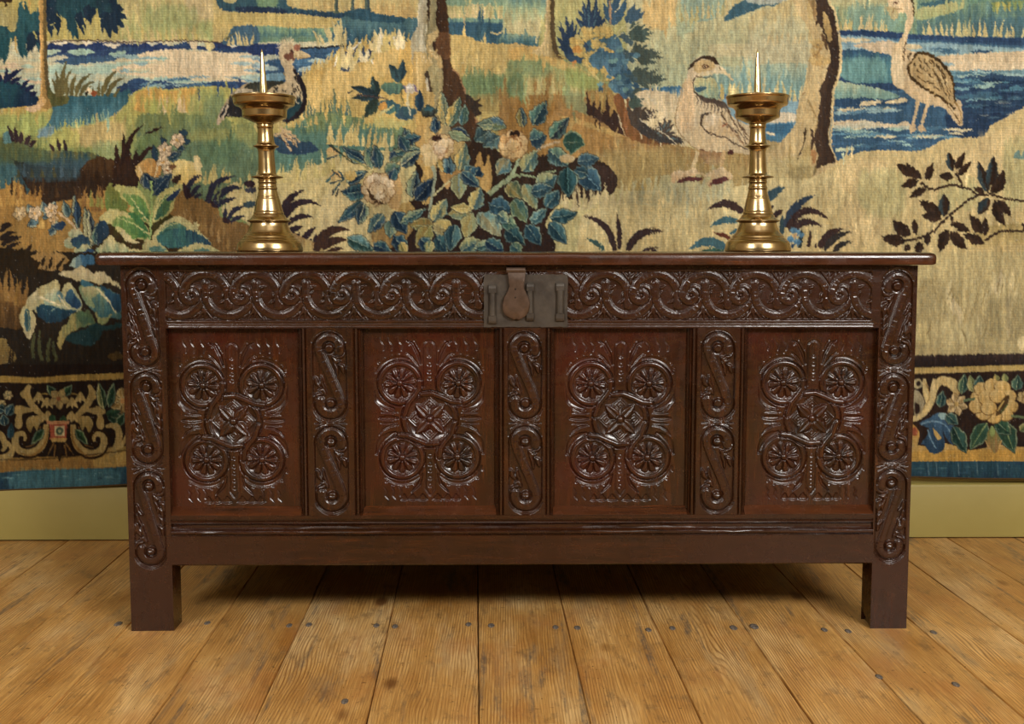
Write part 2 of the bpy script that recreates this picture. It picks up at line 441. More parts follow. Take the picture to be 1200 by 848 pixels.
# palette
NV, NB, BL, LB, TE, LT = '22304a', '2f4a66', '43698a', '7795a0', '3d6a70', '8aa596'
DT, GN, LG, OL, YO, OC = '24474f', '5a6c48', '8f9660', '85804a', 'b3a057', 'bb9853'
CR, CM, BE, BR, DB, BK = 'cdb994', 'c2ac7c', 'b49f6d', '876338', '3b2b20', '241f1d'
def paint_field():
    # ---- broad grounds
    P([-60,-40,1260,-40,1260,620,-60,620], 'a59a68', 'b3a46c', g=(0,0,0,300), sm=0)
    P([-60,-40,260,-40,250,50,-60,50], 'ab9a54', 'a39a62', g=(0,0,240,0), s=1.2, sm=0)
    P([140,-40,330,-40,310,52,140,52], 'ac9c66', '9a9a60', g=(0,-10,0,50), s=1.6, sm=0)
    M([215,-20,250,-20,252,20,225,22], 'bba676', .9)
    GR([152,49,300,51], 24, 5, ['b9a56c','bfa872','b3a05e'], 4, -.25)
    M([175,10,225,8,230,30,180,34], '8c9660', .6); M([235,25,265,22,268,44,238,46], '8a955c', .6)
    # ---- top middle: ground under the far trees
    P([250,-40,500,-40,500,60,250,60], 'b19c62', sm=0)
    P([-60,45,350,50,350,110,-60,110], 'b9ab86', sm=0)
    P([252,-40,330,-40,336,2,350,11,390,15,420,17,500,22,530,24,530,34,420,28,380,22,350,17,320,16,290,15,262,12,254,0], '2f5663', '24405a', g=(0,0,0,22), s=1.)
    M([300,-10,322,-8,326,8,306,9], '6d8a62', .9, fe=5)
    P([282,8,318,9,336,13,330,17,290,15,276,12], '253650')
    P([262,0,270,4,277,2,276,-8], 'a59a68')
    P([262,17,300,15,345,18,392,22,420,28,400,36,330,34,255,34], 'ae9a5c', 'b8a060', g=(0,16,0,36), s=1.2)
    P([296,32,350,34,420,33,470,30,470,60,296,62], '71906f', '4a7470', g=(0,30,0,60), s=1.6)
    M([296,42,420,40,420,56,296,58], '3f6c70', .6); M([310,46,370,44,375,56,312,58], '72895e', .6)
    P([405,20,500,20,500,60,400,60], '467076', '2c5569', g=(0,20,0,50), s=1.2)
    P([355,-40,500,-40,500,17,440,17,415,14,395,12,355,9,342,4], 'b3a168', 'bb9c60', g=(0,-5,0,18), s=1.4)
    for x, w in ((394.5,4),(414,4),(431,6)):
        S([x,-40,x,5,x+1,17], [w,w,w*1.7], '4c5a4c'); S([x+1.2,-40,x+1.2,14], w*.4, '34454c')
    P([405,15,425,11,445,17,470,20,470,27,420,24], '2a5164')
    # right of the centre trunk
    P([520,-40,660,-40,660,30,520,30], 'a99e68', '9a9b6e', g=(520,0,640,0), s=1.2, sm=0)
    M([520,-8,660,-10,660,5,520,4], '6d8e74', .9, fe=6)
    GR([530,21,590,20], 16, 5, ['bba673','c0aa7a'], 3.5)
    for x in (551,557,563,572): S([x-4,19,x-2,8,x+3,5,x+6,12], 2, 'bca876', 1)
    P([520,22,560,21,600,24,612,40,605,56,570,52,540,44,522,38], '6b8c74', '2b546c', g=(0,18,0,36), s=1.)
    P([524,28,560,26,600,30,606,54,575,53,540,46], '2d566e', '3a6676', g=(0,28,0,54), s=1.4)
    S([575,37,583,39,593,36], 2, 'b9a874'); 
    P([596,-20,650,-20,650,60,596,60], '8aa07c', 'a79f70', g=(0,0,0,34), s=1.)
    P([596,-40,660,-40,660,9,596,9], '5d8378', '8aa07c', g=(0,-6,0,12), s=1.2, sm=0)
    M([600,26,644,24,644,36,600,40], 'b4a779', .7); 
    P([590,40,620,42,645,44,660,50,655,60,590,57], '76907a', '36636f', g=(0,38,0,54), s=1.)
    P([646,4,700,-10,760,-40,760,100,640,80], 'a39a62', '9a9860', s=1.2)
    # ---- left: lake
    P([-60,50,400,50,400,112,-60,112], 'b9b08c', '9fb09c', g=(0,55,0,100), s=1.6, nz=HST, sm=0)
    P([-60,66,45,66,55,110,-60,110], 'bcae86', 'a9b094', s=1.6, nz=HST, sm=0)
    SC((-20,72,48,98), 18, ['c3a988','9fb49c','b9b08c','8fa898'], 9, (6,16), (1.5,3))
    P([55,50,75,49,90,52,110,49,130,50,160,52,180,49,200,54,220,50,240,55,255,50,275,53,300,52,345,53,345,62,300,63,270,62,240,59,220,58,190,60,170,66,150,70,100,74,80,76,58,70,54,62], '25386a', '34587c', g=(0,50,0,74), s=1., nz=HST)
    P([58,48,80,48,70,53], 'cfc3a8'); P([95,48,108,50,100,53], 'cfc3a8'); P([120,51,142,52,132,56], 'cfc3a8'); P([222,49,228,60,233,51], 'c9b590'); P([240,50,246,61,252,52], 'b9ab76')
    P([268,50,280,53,272,56],'cfc3a8'); P([172,50,186,51,178,54], 'b9b59c')
    P([55,57,70,59,60,63,54,63], '9fb49c'); P([78,60,95,57,110,60,100,64,85,64], '8fae98'); P([128,62,145,60,146,64,130,65], '8fae98')
    P([56,66,72,65,78,68,60,71], 'bcb696'); P([55,75,110,77,150,72,150,82,100,86,55,84], 'a9b79c', '8fae9c', s=1.4, nz=HST)
    P([170,62,200,58,225,60,250,61,275,62,300,64,305,84,290,88,250,92,215,91,180,91,150,88,130,82,150,76,172,72,160,66], 'c9b590', 'c6b08c', s=1.2)
    SC((140,64,190,86), 14, ['8fae9c','c3b28c','7da0a0','b9b08c'], 12, (7,18), (1.5,3)); SC((275,66,305,92), 10, ['8fa8a4','7795a0','c3b28c'], 13, (7,14), (1.5,3))
    SC((180,90,300,97), 22, ['6d95a0','3f6c8c','8fae9c','c3b28c','4f7c94'], 14, (8,18), (1.5,3.5))
    P([150,96,165,92,176,97,190,95,210,99,240,97,260,95,280,96,310,98,345,98,345,112,150,110], '2b4c78', '263a66', s=1.2, nz=HST)
    SC((155,99,250,104), 8, ['4f7c94','3f6c8c','86a8a0'], 15, (6,14), (1,2))
    S([57,48.5,110,47,150,50,220,48,270,51,300,52], 1.5, '4f4038', sm=1)
    P([263,52,266,40,272,32,300,31,302,52], '3a5f78'); GR([268,51,300,52], 19, 5, ['b9a46c','c0ac76'], 3.4); 
    S([264,48,270,34,278,28], 3.5, 'b3a060', 1.5); S([265,46,272,41,276,40], 2, '5d5a40', 1)
    # lake behind the first bird
    P([312,58,340,56,352,57,410,54,424,56,420,64,400,76,380,84,366,92,352,104,338,112,312,106,320,100,302,96,318,90,300,84,316,78,304,71,318,66], '31587e', '294a70', s=1.2, nz=HST)
    S([352,57.5,380,56.5,404,54.5,425,53], 2.2, '26282e')
    P([296,52,320,53,345,56,345,64,296,65], '25386a'); P([305,66,322,65,330,68,312,72], 'a9ab94'); P([305,80,318,78,328,81,318,84], '8da4a2'); P([305,90,330,86,334,94,308,97], '5d8ba0')
    P([345,72,358,70,372,72,360,78,348,78], '3f719a'); P([362,73,372,69,388,72,378,75], '9ab0a8'); P([350,82,364,78,384,80,372,84,356,86], '9fb4b0'); P([356,86,375,84,372,96,360,98], '24386a')
    SC((384,60,392,68), 3, ['5d8ba0'], 16, (4,7), (1,2))
    # ---- ochre hill behind the rose bush
    P([300,160,312,140,330,120,338,104,352,92,368,80,385,72,402,60,416,57,432,52,447,47,462,44,480,48,500,40,530,40,548,43,566,50,582,53,604,53,625,60,690,84,690,130,600,150,500,190,330,200], OC, 'b59a56', g=(0,50,0,150), s=1.2)
    for q in ([440,60,480,62,470,85,430,88],[385,82,430,80,420,110,380,115],[345,104,372,98,375,130,340,140]): M(q, 'c4a665', .8)
    M([470,60,485,60,490,105,468,112], 'c29a4e', .7)
    GR([338,107,370,82,402,62,432,54,455,46,480,50], 15, 6, ['bfa564','b89a55','c2ab70'], 4.5, .25)
    for q_ in ([398,82,403,64,412,62,416,74,410,84],[414,74,418,54,426,54,428,70],[428,70,431,60,438,60,438,72],[436,58,438,46,446,44,446,58],[456,52,460,44,468,44,468,54]): P(q_, '2b3450', '3a4a60', s=1.6)
    for r_ in ((398,84,395,60,6),(402,80,401,54,6),(405,82,411,48,7),(411,84,413,64,5),(414,80,418,62,5),(416,72,424,47,7),(424,74,421,58,5),(427,74,432,58,6),(434,74,438,60,5),(441,62,439,36,7.5),(445,62,446,33,8),(449,62,452,36,7.5),(438,60,432,48,6),(455,60,453,46,5),(461,58,459,37,7.5),(466,58,467,33,8),(472,58,471,44,6)): BLD(*r_[:5],['c8b47c','d0c094','bda866'][int(r_[0])%3],.12)
    for r_ in ((393,78,397,66,2.4),(415,58,424,49,2.4),(436,70,438,76,2.4),(446,40,449,54,2.2),(462,44,463,54,2.2)): S(r_[:4],r_[4],'d6cfba',.6)
    # teal-green meadow under the hill
    P([300,168,330,150,345,150,375,132,420,138,430,146,470,148,480,175,440,200,330,215,298,200], '6c7b50', '4f6f5c', g=(0,135,0,170), s=1.6)
    GR([335,142,360,136,385,132,412,134], 20, 4.5, ['4e6450','586e58','44605a'], 2.6, -.1)
    GR([330,150,360,148,375,145], 16, 6, ['b59a58','ab9a5c'], 4, 0)
    M([320,165,425,150,425,178,320,190], '4b7262', .9)
    for r_ in ((374,54,368,36,4),(380,54,374,40,4),(388,54,385,32,5),(392,54,396,26,5),(397,54,400,22,6),(400,54,397,30,5),(403,54,406,34,5),(394,40,388,24,4),(386,46,379,30,4)): BLD(*r_,'b9a873',.12)
    # right of the centre tree
    P([560,60,700,80,720,110,720,160,560,160], '7d875a', '8f8048', g=(0,80,0,135), s=1.4)
    P([527,42,550,43,566,50,604,54,604,80,590,92,570,80,545,76,527,70], 'bb9f5e', 'b7a064', s=1.4)
    GR([530,66,548,68,560,72,575,74,590,70,602,64], 26, 4.6, ['bb9f5e','c0a565','b0995a'], 4, .05, .6, -1)
    M([535,92,600,88,600,112,545,112], '647a52', .9); M([560,112,610,112,610,132,560,132], '8c7746', .8)
    M([556,133,600,132,598,150,556,150], 'ab9556', .8)
    # ---- mound
    P([596,54,620,54,640,56,655,66,672,78,692,88,708,96,722,112,732,130,740,160,742,200,600,200,596,100], 'b0935a', '8b7a48', g=(0,58,0,110), s=1.)
    P([596,72,640,70,690,88,718,108,735,150,740,200,596,200], '8d915c', '8d6b3c', g=(0,72,0,120), s=1.5)
    GR([600,112,640,108,690,112], 34, 5, ['a99a64','9d8f58','8d9662'], 4.5, .05)
    P([598,57,630,58,650,66,690,86,660,82,630,72,598,70], 'bb9450', 'a8955a', s=1.2)
    M([600,72,640,74,640,88,600,90], '6f8058', .7); M([596,90,612,88,612,112,596,112], '56704e', .7)
    M([665,80,700,92,700,106,668,100], '81904f', .7)
    M([662,108,682,112,688,138,670,136], '74805a', .7)
    M([600,125,650,120,660,200,600,200], '84602f', .8); M([700,110,725,112,735,140,705,140], '9a7a42', .6)
    # ---- right of the bush
    P([735,-40,960,-40,960,125,735,125], 'aea67a', '9a9f7c', g=(0,10,0,100), s=1.2, sm=0)
    M([757,2,792,0,792,32,757,32], 'bf9f63', .9); M([795,6,812,4,812,40,795,44], '93a383', .7)
    P([800,-30,850,-30,850,8,838,22,820,26,803,20], '8fa083', '7d9480', s=1.4)
    GR([800,24,850,18,868,14], 26, 5.5, ['b7a470','b3a878','a59a66'], 4.5)
    P([846,-40,960,-40,960,4,900,8,880,15,862,22,848,27,858,10,872,0,868,-12], '466e78', '315a6c', s=1.)
    P([874,-40,940,-40,935,0,915,4,898,7,884,5,873,0], 'a8a184', '9aa090', s=1.)
    P([770,52,800,42,830,32,852,26,880,17,905,9,935,-2,950,30,900,35,840,38,800,50], 'bc9c62', 'a9a277', g=(0,12,6,44), s=1.)
    P([880,22,900,12,935,0,945,30,955,90,880,90], 'b19e6c', 'a9a47e', g=(0,6,0,40), s=1.)
    M([780,50,870,44,880,70,780,75], 'a09f78', .7); M([835,55,885,54,885,66,835,66], 'b5a67c', .7, fe=6)
    GR([900,52,950,50], 16, 6, ['bfa770','bba473'], 4)
    M([880,50,950,50,948,78,880,80], 'aea581', .7)
    P([826,84,848,80,880,78,948,78,944,130,826,130], '94a186', '6a8e86', g=(0,76,0,102), s=1.2)
    P([740,105,770,103,800,103,800,116,770,115,745,112], '33658a', '3f7594', s=1.2)
    P([826,100,850,112,880,118,940,116,945,128,860,126,836,116], '38678a')
    GR([836,117,942,119], 32, 6.2, ['b8a872','a9a273','c0ae7c','b39f62'], 5, 0, .6)
    M([735,110,800,116,800,150,805,172,730,168], 'bfad85', 1., fe=8)
    # ---- water right of the candlestick
    P([836,118,1010,120,1010,190,836,196], '6f97a4', '3f7494', g=(0,120,0,165), s=1.4, nz=HST, sm=0)
    P([895,134,930,133,930,143,895,144], 'bcae92'); P([896,148,928,146,925,158,896,156],'2f6488'); S([898,157,908,158],3,CR); S([896,163,925,161],5,'3d7391')
    P([830,168,905,166,912,176,880,190,845,190], '9c875a', 'a89566')
    # ---- upper right: far bank, lake
    P([960,-40,1260,-40,1260,46,960,42], '9c9f72', '67886f', g=(0,-5,0,34), s=1.4, sm=0)
    P([1075,-40,1260,-40,1260,44,1075,44], '6d8a6c', '496f6e', g=(0,-10,0,30), s=1.6, sm=0)
    P([1074,14,1092,6,1130,2,1125,12,1100,20,1076,24], '9f9c68', '8d9666', s=1.2)
    P([1078,5,1100,1,1122,-6,1110,4,1090,8], '35606c')
    P([1135,2,1168,0,1180,8,1210,4,1260,8,1260,-40,1150,-40], '365f6f', '5d8266', s=1.5)
    GR([1166,5,1200,3,1250,5], 14, 6, ['9a9650','7a8a52'], 6, 0, .5, -1)
    M([1000,2,1050,0,1048,34,1002,35], '6f9180', .7); M([975,-10,1040,-10,1040,4,975,6], 'aaa274', .8)
    M([1150,22,1260,24,1260,42,1150,42], '3d6878', .7)
    GR([983,36,1000,36], 19, 3.6, ['bda766','c5ae74'], 3.2, .05)
    GR([1007,36,1022,36], 23, 3.6, ['c0ae78','c8b280'], 3.2, .02); GR([1023,37,1041,37], 16, 3.8, ['bda766','c0ae78'], 3)
    GR([1084,42,1119,42], 22, 5, ['b7a972','bfae7c'], 4, -.1, .45); GR([1121,43,1161,43], 22, 5, ['b3a872','bba96f','aaa676'], 4, 0, .4)
    GR([1166,44,1176,44], 22, 4, ['b7a972'], 4); GR([1181,45,1191,45], 19, 4, ['b7a972','bfae7c'], 4); GR([1199,45,1240,45], 18, 5, ['b7a972'], 4)
    # lake, upper part
    P([975,36,1010,35,1050,38,1075,41,1120,43,1260,45,1260,330,975,200], '3a6788', '2f5678', g=(0,60,0,150), s=1.3, nz=HST, sm=0)
    P([978,36,1040,37,1062,40,1120,43,1260,47,1260,56,1120,50,1060,46,1000,42,979,41], '25406a', '2c4c74', s=1., nz=HST)
    P([979,42,1035,45,1060,50,1110,51,1180,56,1260,60,1260,72,1060,68,979,60], '6e97a6', '86a8a6', s=1.4, nz=HST)
    P([980,44,1010,45,1022,47,1008,50,980,48], 'bfb08a'); P([1000,53,1020,50,1048,49,1055,66,1035,63,1015,58], 'bda888')
    P([1062,52,1080,54,1078,58,1064,58], 'bfb08a')
    SC((1092,57,1126,62), 6, ['3c6a86','335c7c'], 1, (5,14), (1,2)); P([1137,61,1150,59,1165,60,1150,63], '2d4f70')
    P([1085,71,1105,66,1140,63,1180,61,1260,60,1260,80,1180,84,1150,82,1120,85,1100,84,1104,78,1096,75], 'c3ad88', 'c8b592', s=1.4, nz=HST)
    P([1088,72,1105,73,1120,76,1100,78], '7a9ca4')
    P([1108,84,1150,84,1200,82,1260,84,1260,94,1200,92,1150,98,1118,102], '5f8b96', '3d6a86', s=1.5, nz=HST)
    SC((1125,86,1200,100), 14, ['86a8a6','3f7088','2f5274','8fae9e'], 2)
    P([1118,100,1140,92,1165,88,1200,90,1260,88,1260,150,1150,165,1110,150], '2c4c70', '243c5e', s=1.4, nz=HST)
    SC((1122,94,1196,126), 34, ['3f7892','5d8f9a','2a4668','35627f','7fa49c','21385a'], 3)
    SC((1150,120,1200,140), 10, ['22365a','3a5c78','63737e'], 8, (4,12), (1,2))
    # island and bands
    P([984,62,1000,58,1015,59,1030,62,1044,65,1047,72,1050,92,1056,105,1040,100,1015,99,1000,97,984,96], '2b5274', '3f7680', g=(0,58,0,76), s=1., nz=STK)
    M([992,70,1035,70,1035,94,990,94], '5d918a', .8)
    P([984,90,1000,97,1015,98,1048,98,1058,106,1035,106,1010,104,984,97], '28446a')
    P([979,96,995,97,1010,100,1030,104,1046,109,1055,114,1040,117,1010,117,978,118], '9aa98a', '6d9486', g=(0,97,0,114), s=1.)
    P([975,117,1010,115,1040,117,1062,114,1062,124,1030,124,1000,126,975,128], '274a6e')
    P([1008,122,1016,119,1032,118,1033,121,1020,124,1010,125], 'c3b28a'); P([1037,120,1050,117,1062,115,1062,120,1045,122], 'c3b28a')
    SC((978,126,1055,134), 12, ['c0b28a','7ea2a6','4c7c98','b3ad8c'], 4, (7,18), (1.5,3))
    P([977,143,1000,141,1020,142,1050,146,1062,142,1068,152,1040,150,1000,152,977,150], 'c0ac8a', 'a9b09c', s=1.6, nz=HST)
    SC((980,150,1130,162), 26, ['c0b48e','7fa49c','4f86a0','8cae9c','3c6c8c'], 5, (8,22), (1.2,3))
    SC((980,164,1090,176), 16, ['2d5478','35628a','7fa49c','3c6c8c'], 6, (8,22), (1.2,3)); S([980,176,996,175,1002,174], 4, 'a9b496')
    # ---- beige bank at the right
    P([940,220,958,203,980,190,1000,181,1020,177,1045,176.5,1075,177.5,1090,173,1105,165,1120,161.5,1150,161,1158,154,1165,146,1180,138,1200,127,1280,90,1280,430,960,430], 'b9a470', 'ab9a68', g=(0,170,0,400), s=1.5)
    P([810,330,690,330,680,262,700,245,730,236,760,228,800,225,860,215,900,185,935,196,965,200,1000,240,1000,330], 'bba976', 'b7a06a', g=(0,220,0,300), s=1.4)
    for q in ([985,195,1030,185,1040,215,990,225],[1110,180,1160,170,1180,200,1120,205],[990,240,1030,240,1030,285,990,285],[1150,160,1200,150,1200,170,1160,180]): M(q, 'bfa877', .6, fe=14)
    for q in ([1010,205,1055,200,1060,250,1015,250],[1180,170,1210,165,1210,235,1180,235],[1105,215,1140,210,1150,240,1105,245]): M(q, 'a5a06c', .6, fe=14)
    P([1190,185,1196,176,1199,183,1204,174,1210,186], '5e8078')
    P([1150,268,1210,264,1210,290,1140,290], '9f8c56', 'b09a62', s=1.4); P([1120,300,1160,291,1200,286,1280,284,1280,300,1130,330], 'b39d68', 'ac9a6a', s=1.2)
    # brown slope under the mound, fading into cream
    P([650,130,690,136,712,146,735,160,752,166,800,172,830,178,880,180,880,215,800,224,740,226,700,210,650,200], '8f6c3e', '9b8452', g=(0,140,0,205), s=1.1)
    M([640,140,690,142,720,170,650,190], '9a733e', .8); M([700,180,790,178,800,210,720,215], '957e4c', .7)
    P([655,136,670,138,694,145,716,152,730,160,715,158,690,150,668,143], 'a8894e')
    P([740,215,790,205,850,205,850,232,790,240,742,238], 'a59a6c', 'a8a27c', s=1.3)
    GR([735,236,790,240,850,238,880,234], 26, 4.5, ['b3a272','aa9c70','bba976'], 4.5)
    GR([738,222,765,222], 34, 6, ['b0985c','a48c54'], 4, .25)
    P([688,118,690,113,694,126,697,117,700,130,704,120,708,133,712,124,716,137,721,128,728,150,733,160,722,155,708,145,694,137,688,133], '3c2c26')
    P([720,112,738,118,745,150,790,168,760,170,735,160,727,140], '7a4f30', '6d4a2c', s=1.2)
    # ---- left meadow
    P([-60,126,0,126,22,124,40,120,50,114,58,120,60,132,52,148,42,160,55,158,75,150,100,147,125,140,142,130,150,118,160,107,176,102,195,105,215,103,240,101,262,102,280,108,300,140,300,300,-60,300], 'a39c54', '76824c', g=(0,120,0,190), s=1.2)
    P([-60,125,0,126,20,125,40,121,50,118,58,124,50,131,30,133,10,134,-60,133], 'c09850', 'a89c54', g=(0,124,0,136), s=1.)
    P([38,125,50,117,53,122,44,129], 'd2b184'); M([0,138,50,136,48,156,0,156], '94a058', .8)
    P([152,128,158,112,175,104,200,107,230,104,230,126,210,130,180,134,160,138], 'bb9248', 'a39a50', g=(0,104,0,134), s=1.6)
    GR([160,128,175,132], 18, 5, ['c0944a'], 4.5, 0); GR([196,130,238,128], 24, 4.6, ['b9954a','c09c54','a39a52'], 4)
    GR([186,128,194,136], 24, 4, ['c3a878','c9b084'], 4, .1, .4); GR([210,128,220,136], 26, 4, ['c3a878','c9b084'], 4, -.05, .4)
    M([172,118,186,118,186,136,172,136], '8d9850', .7); M([225,112,262,106,262,138,228,138], '7d8a54', .6)
    M([85,150,140,142,144,165,90,172], 'b9a066', .9); M([60,158,90,154,90,172,60,172], 'a8a456', .8); M([110,168,140,166,138,186,112,186], '8d9866', .7)
    P([160,140,190,134,225,134,262,138,280,146,310,146,320,200,300,215,260,235,190,235,170,200], '6f7a4a', '5c6e4e', g=(0,132,0,175), s=1.3)
    M([245,112,262,116,258,140,240,140], '6b7d58', .7); M([225,156,280,150,300,158,230,166], '8a8a4e', .8)
    M([215,175,300,168,300,205,225,215], '5a7052', .9); M([240,168,280,164,270,190,235,190], '4f6a4a', .6); M([290,120,305,140,310,175,280,160],'8a8a50',.6)
    P([58,118,75,113,110,112,140,108,153,105,150,119,140,130,125,139,100,146,72,150,55,158,42,161,52,148,60,130], '2b6070', '3d7280', g=(0,112,0,142), s=1.4)
    GR([56,156,75,150,100,146,128,138], 15, 4, ['9aa86a','8fa878','a9ab5c','7d9a80'], 2.6, 0)
    M([45,152,62,146,58,158,44,161], '6f8a96', .7, fe=5)
    # ---- beige slope between the candlestick and the bush
    P([270,216,300,212,330,204,380,192,400,180,430,178,470,190,470,300,296,300,292,262,262,250,266,230], 'b3a069', 'b7a26c', g=(0,200,0,300), s=1.5)
    GR([284,222,300,220,318,214,345,212,372,208,395,200], 26, 7, ['b3a060','ad9c5e','bba76a'], 6, .02)
    M([380,230,425,220,425,270,380,270], 'bba674', .7)
    HACH(2600, 298, 5, [(-60,-40,150,78),(250,-40,540,62),(160,18,300,52),(365,20,480,80),(600,40,660,70),(640,-40,760,110),(840,-40,905,30),(975,10,1260,50),(20,40,60,130),(54,80,150,118),(50,45,345,101),(974,34,1270,180),(300,54,370,105),(836,116,985,176),(770,100,802,117)])
def paint_left():
    # ---- tree at the upper left
    T1, T2 = '1e4f57', '1f3246'
    P([-60,-40,0,-40,14,-6,9,6,4,8,0,2,-60,0], '3a2c22')
    P([-60,8,2,10,8,3,16,6,20,22,18,33,10,36,4,30,-60,30], 'ab9a58', 'a89c66', s=1.2)
    P([-60,32,2,30,8,35,16,36,20,22,21,6,26,0,31,6,34,16,40,12,46,14,46,60,40,50,34,46,28,52,22,46,14,48,6,54,0,60,-60,60], '26595f', '1f4c58', s=1.4)
    FG(4,44,[(4,75),(0,70),(8,62)],9,T1); FG(23,42,[(25,69),(31,69),(22,60)],7,T1); FG(34,38,[(36,61),(39,54),(31,62)],7,T2); FG(41,36,[(45,53),(42,46)],7,T2)
    S([17,42,18,62],3.4,'ad8d4a',1.5); S([12,44,10,55],2,'b3a56a',1); S([26,-8,27,11],4,'bb9c54',1); S([33,-8,33.5,13],4,'b9904c',1); S([40,-6,42,14],4,'a59a5c',1); S([38,36,42,46],2.5,'a8a05e',1)
    P([50,-40,150,-40,140,-6,136,4,134,10,121,15,112,10,107,22,100,17,95,24,85,17,75,22,68,16,62,20,55,14,51,4], T2, '1d4450', g=(0,-5,0,24), s=1.6)
    M([68,-2,110,-4,108,16,70,18], '24525a', .7, fe=6)
    FG(58,6,[(59,43),(56,30)],10,T2); FG(64,14,[(66,42),(69,33),(63,30)],7,T2); FG(81,12,[(79,38),(85,46),(91,46),(83,30)],9,'1d4450'); FG(91,14,[(98,41),(94,30)],9,T2)
    FG(101,6,[(105,29),(100,24)],8,T2); FG(110,8,[(107,20)],7,T2)
    P([112,-20,132,-20,137,2,139,20,131,32,121,26,114,14], '20384a', '22464f', s=1.4)
    FG(120,14,[(119,38)],8,T2); FG(124,14,[(129,46)],10,T2); FG(129,16,[(138,41)],9,T2); FG(131,16,[(146,33)],9,T2); FG(131,14,[(150,22)],8,T2); FG(130,8,[(145,12)],10,T2); FG(128,4,[(135,-2)],9,T2)
    for a in ([58,28,63,26],[63,33,66,38],[65,16,70,22],[96,30,100,40],[116,20,117,30]): S(a, 1.6, 'a9a05a', .8)
    P([44,-40,51,-40,52,20,53,60,55,90,58,112,60,122,54,127,44,125,38,122,45,112,46,90,45,40], 'b58c4c', '8a6c3a', g=(45,0,53,0), s=.5)
    P([49,-40,52,-40,53.5,40,54.5,80,58,108,60,118,54,112,51,90,49.5,60], '6b5a36', '57492e')
    S([45.5,20,46,60,47,95,46,118], 2, 'c79a58'); P([28,127,40,121,48,113,52,118,46,127,36,131], 'c99e5e', 'cfae86', s=1.)
    # navy fern by the lake
    P([-60,88,4,93,18,96,32,105,43,115,40,122,22,125,-60,127], '1c4a58', '1b3350', g=(0,100,35,118), s=1.)
    for a in ((5,97,7,79,5,.05),(8,96,26,81,6,-.3),(12,98,25,90,5,-.2),(0,95,-2,84,5,0),(19,99,20,95,4,0),(23,104,34,93,5,-.1),(29,107,39,99,6,-.1),(34,112,42,107,6,-.1)): BLD(*a[:5], '22294a', a[5])
    # olive fern
    P([54,98,60,108,70,112,80,114,76,122,60,124,55,112], '4a4a2c', '55552f', s=1.)
    OV = '625a36'
    for a in ((66,114,59,91,5,.1),(68,113,63,81,5,.05),(70,113,77,71,6,-.12),(72,112,83,81,5,-.15),(77,114,77,96,5,0),(83,113,88,87,6,-.15),(88,113,107,86,6,-.3),(93,113,111,95,5,-.3),(100,112,106,100,4,-.1),(114,113,115,95,4,.05),(119,112,137,82,7,-.18),(125,113,145,91,6,-.25),(133,113,142,103,5,-.1),(108,113,109,102,4,0)): BLD(*a[:5], OV, a[5])
    EL(103,107,4,4,'c9b590'); P([106,112,108,106,113,107,112,112], '8a4a2c'); EL(100.5,109,1.8,2.6,'2c2a22')
    # dark fern tips and dark mound
    P([-60,158,2,161,18,164,32,170,45,175,75,177,105,179,120,184,134,189,140,184,150,180,160,184,164,205,158,225,150,250,60,262,-60,262], '666238', '2c4a50', g=(0,164,0,200), s=1.2)
    M([10,190,100,188,100,214,14,212], '34505c', .75); M([-60,188,14,190,10,222,-60,222], '3a686c', .7); M([0,164,40,170,60,190,0,190], '4f5c3a', .7)
    P([96,196,105,188,118,183,128,187,140,186,160,184,160,225,130,228,90,232,88,210], '4a3420', '33251b', g=(0,186,0,215), s=1.2)
    for a in ((14,166,7,147,5,.1),(18,167,15,148,5,.1),(23,168,23,154,6,.05),(29,170,35,158,6,-.15),(34,172,41,164,6,-.2),(62,177,56,168,5,.1),(69,177,65,163,5,.08),(76,177,74,164,4.5,.05)): BLD(*a[:5], '3a2c2e', a[5])
    P([2,158,8,154,12,166,4,168], '4a7878')
    # ochre-brown ground
    P([-60,224,0,222,14,212,20,216,30,228,42,220,50,225,60,236,75,228,90,232,105,226,130,224,150,232,150,300,-60,310], '9a7238', '8c6c38', g=(0,215,0,300), s=1.5)
    P([10,185,16,190,24,208,34,224,44,232,56,240,70,236,92,232,96,210,88,200,60,196,30,192], '33382e', '35281f', g=(0,190,0,215), s=1.2)
    M([22,192,88,192,84,212,28,208], '334c58', .7); GR([14,226,40,228,90,232,130,228], 22, 6, ['3a2a1e','4a3522','33281f'], 5); GR([20,206,90,206], 16, 7, ['3f5560','4a4a34','364a50'], 5)
    GR([0,240,30,238], 34, 6, ['a9803e','b58c48'], 5); GR([20,232,50,236], 22, 6, ['94692f','8a6432'], 4.5); GR([98,246,125,246], 34, 6, ['8a6430','7d5a30'], 6); GR([108,240,150,246], 22, 7, ['9a7c40','84803e'], 5)
    P([124,222,138,214,150,222,146,262,128,256], '6a6c34', '566a34', s=1.2)
    # big dark plant
    P([133,194,140,188,150,187,162,188,168,194,166,206,158,220,135,220,132,205], '3a281e', '33241c')
    for a in ((137,194,136,169,5.5,.05),(144,193,145,156,5.5,.04),(151,194,169,146,7,-.34),(157,196,193,149,8.5,-.34),(162,200,182,171,7,-.3)): BLD(*a[:5], '33231e', a[5])
    P([160,166,178,156,186,158,184,172,176,168,164,182], '5f7046', '55683e'); S([155,186,165,160,176,150], 3, '6f7c4c', 1)
    # pinkish star flowers, tulip and pale bloom
    P([200,190,216,188,232,192,237,202,234,214,214,218,202,212], 'bba668', 'b79c56', s=1.4); P([228,185,234,184,237,194,233,202,228,198], 'bca773')
    GR([240,214,272,212], 22, 5, ['b09a58','a8985c'], 5); 
    P([160,196,166,190,178,186,188,192,190,204,184,214,176,216,166,212,160,204], 'b9985a', 'a8783c', g=(160,0,184,0), s=1.3); S([164,195,169,210], 2, 'cdb584', 1); S([186,193,182,210], 2, 'cdb584', 1)
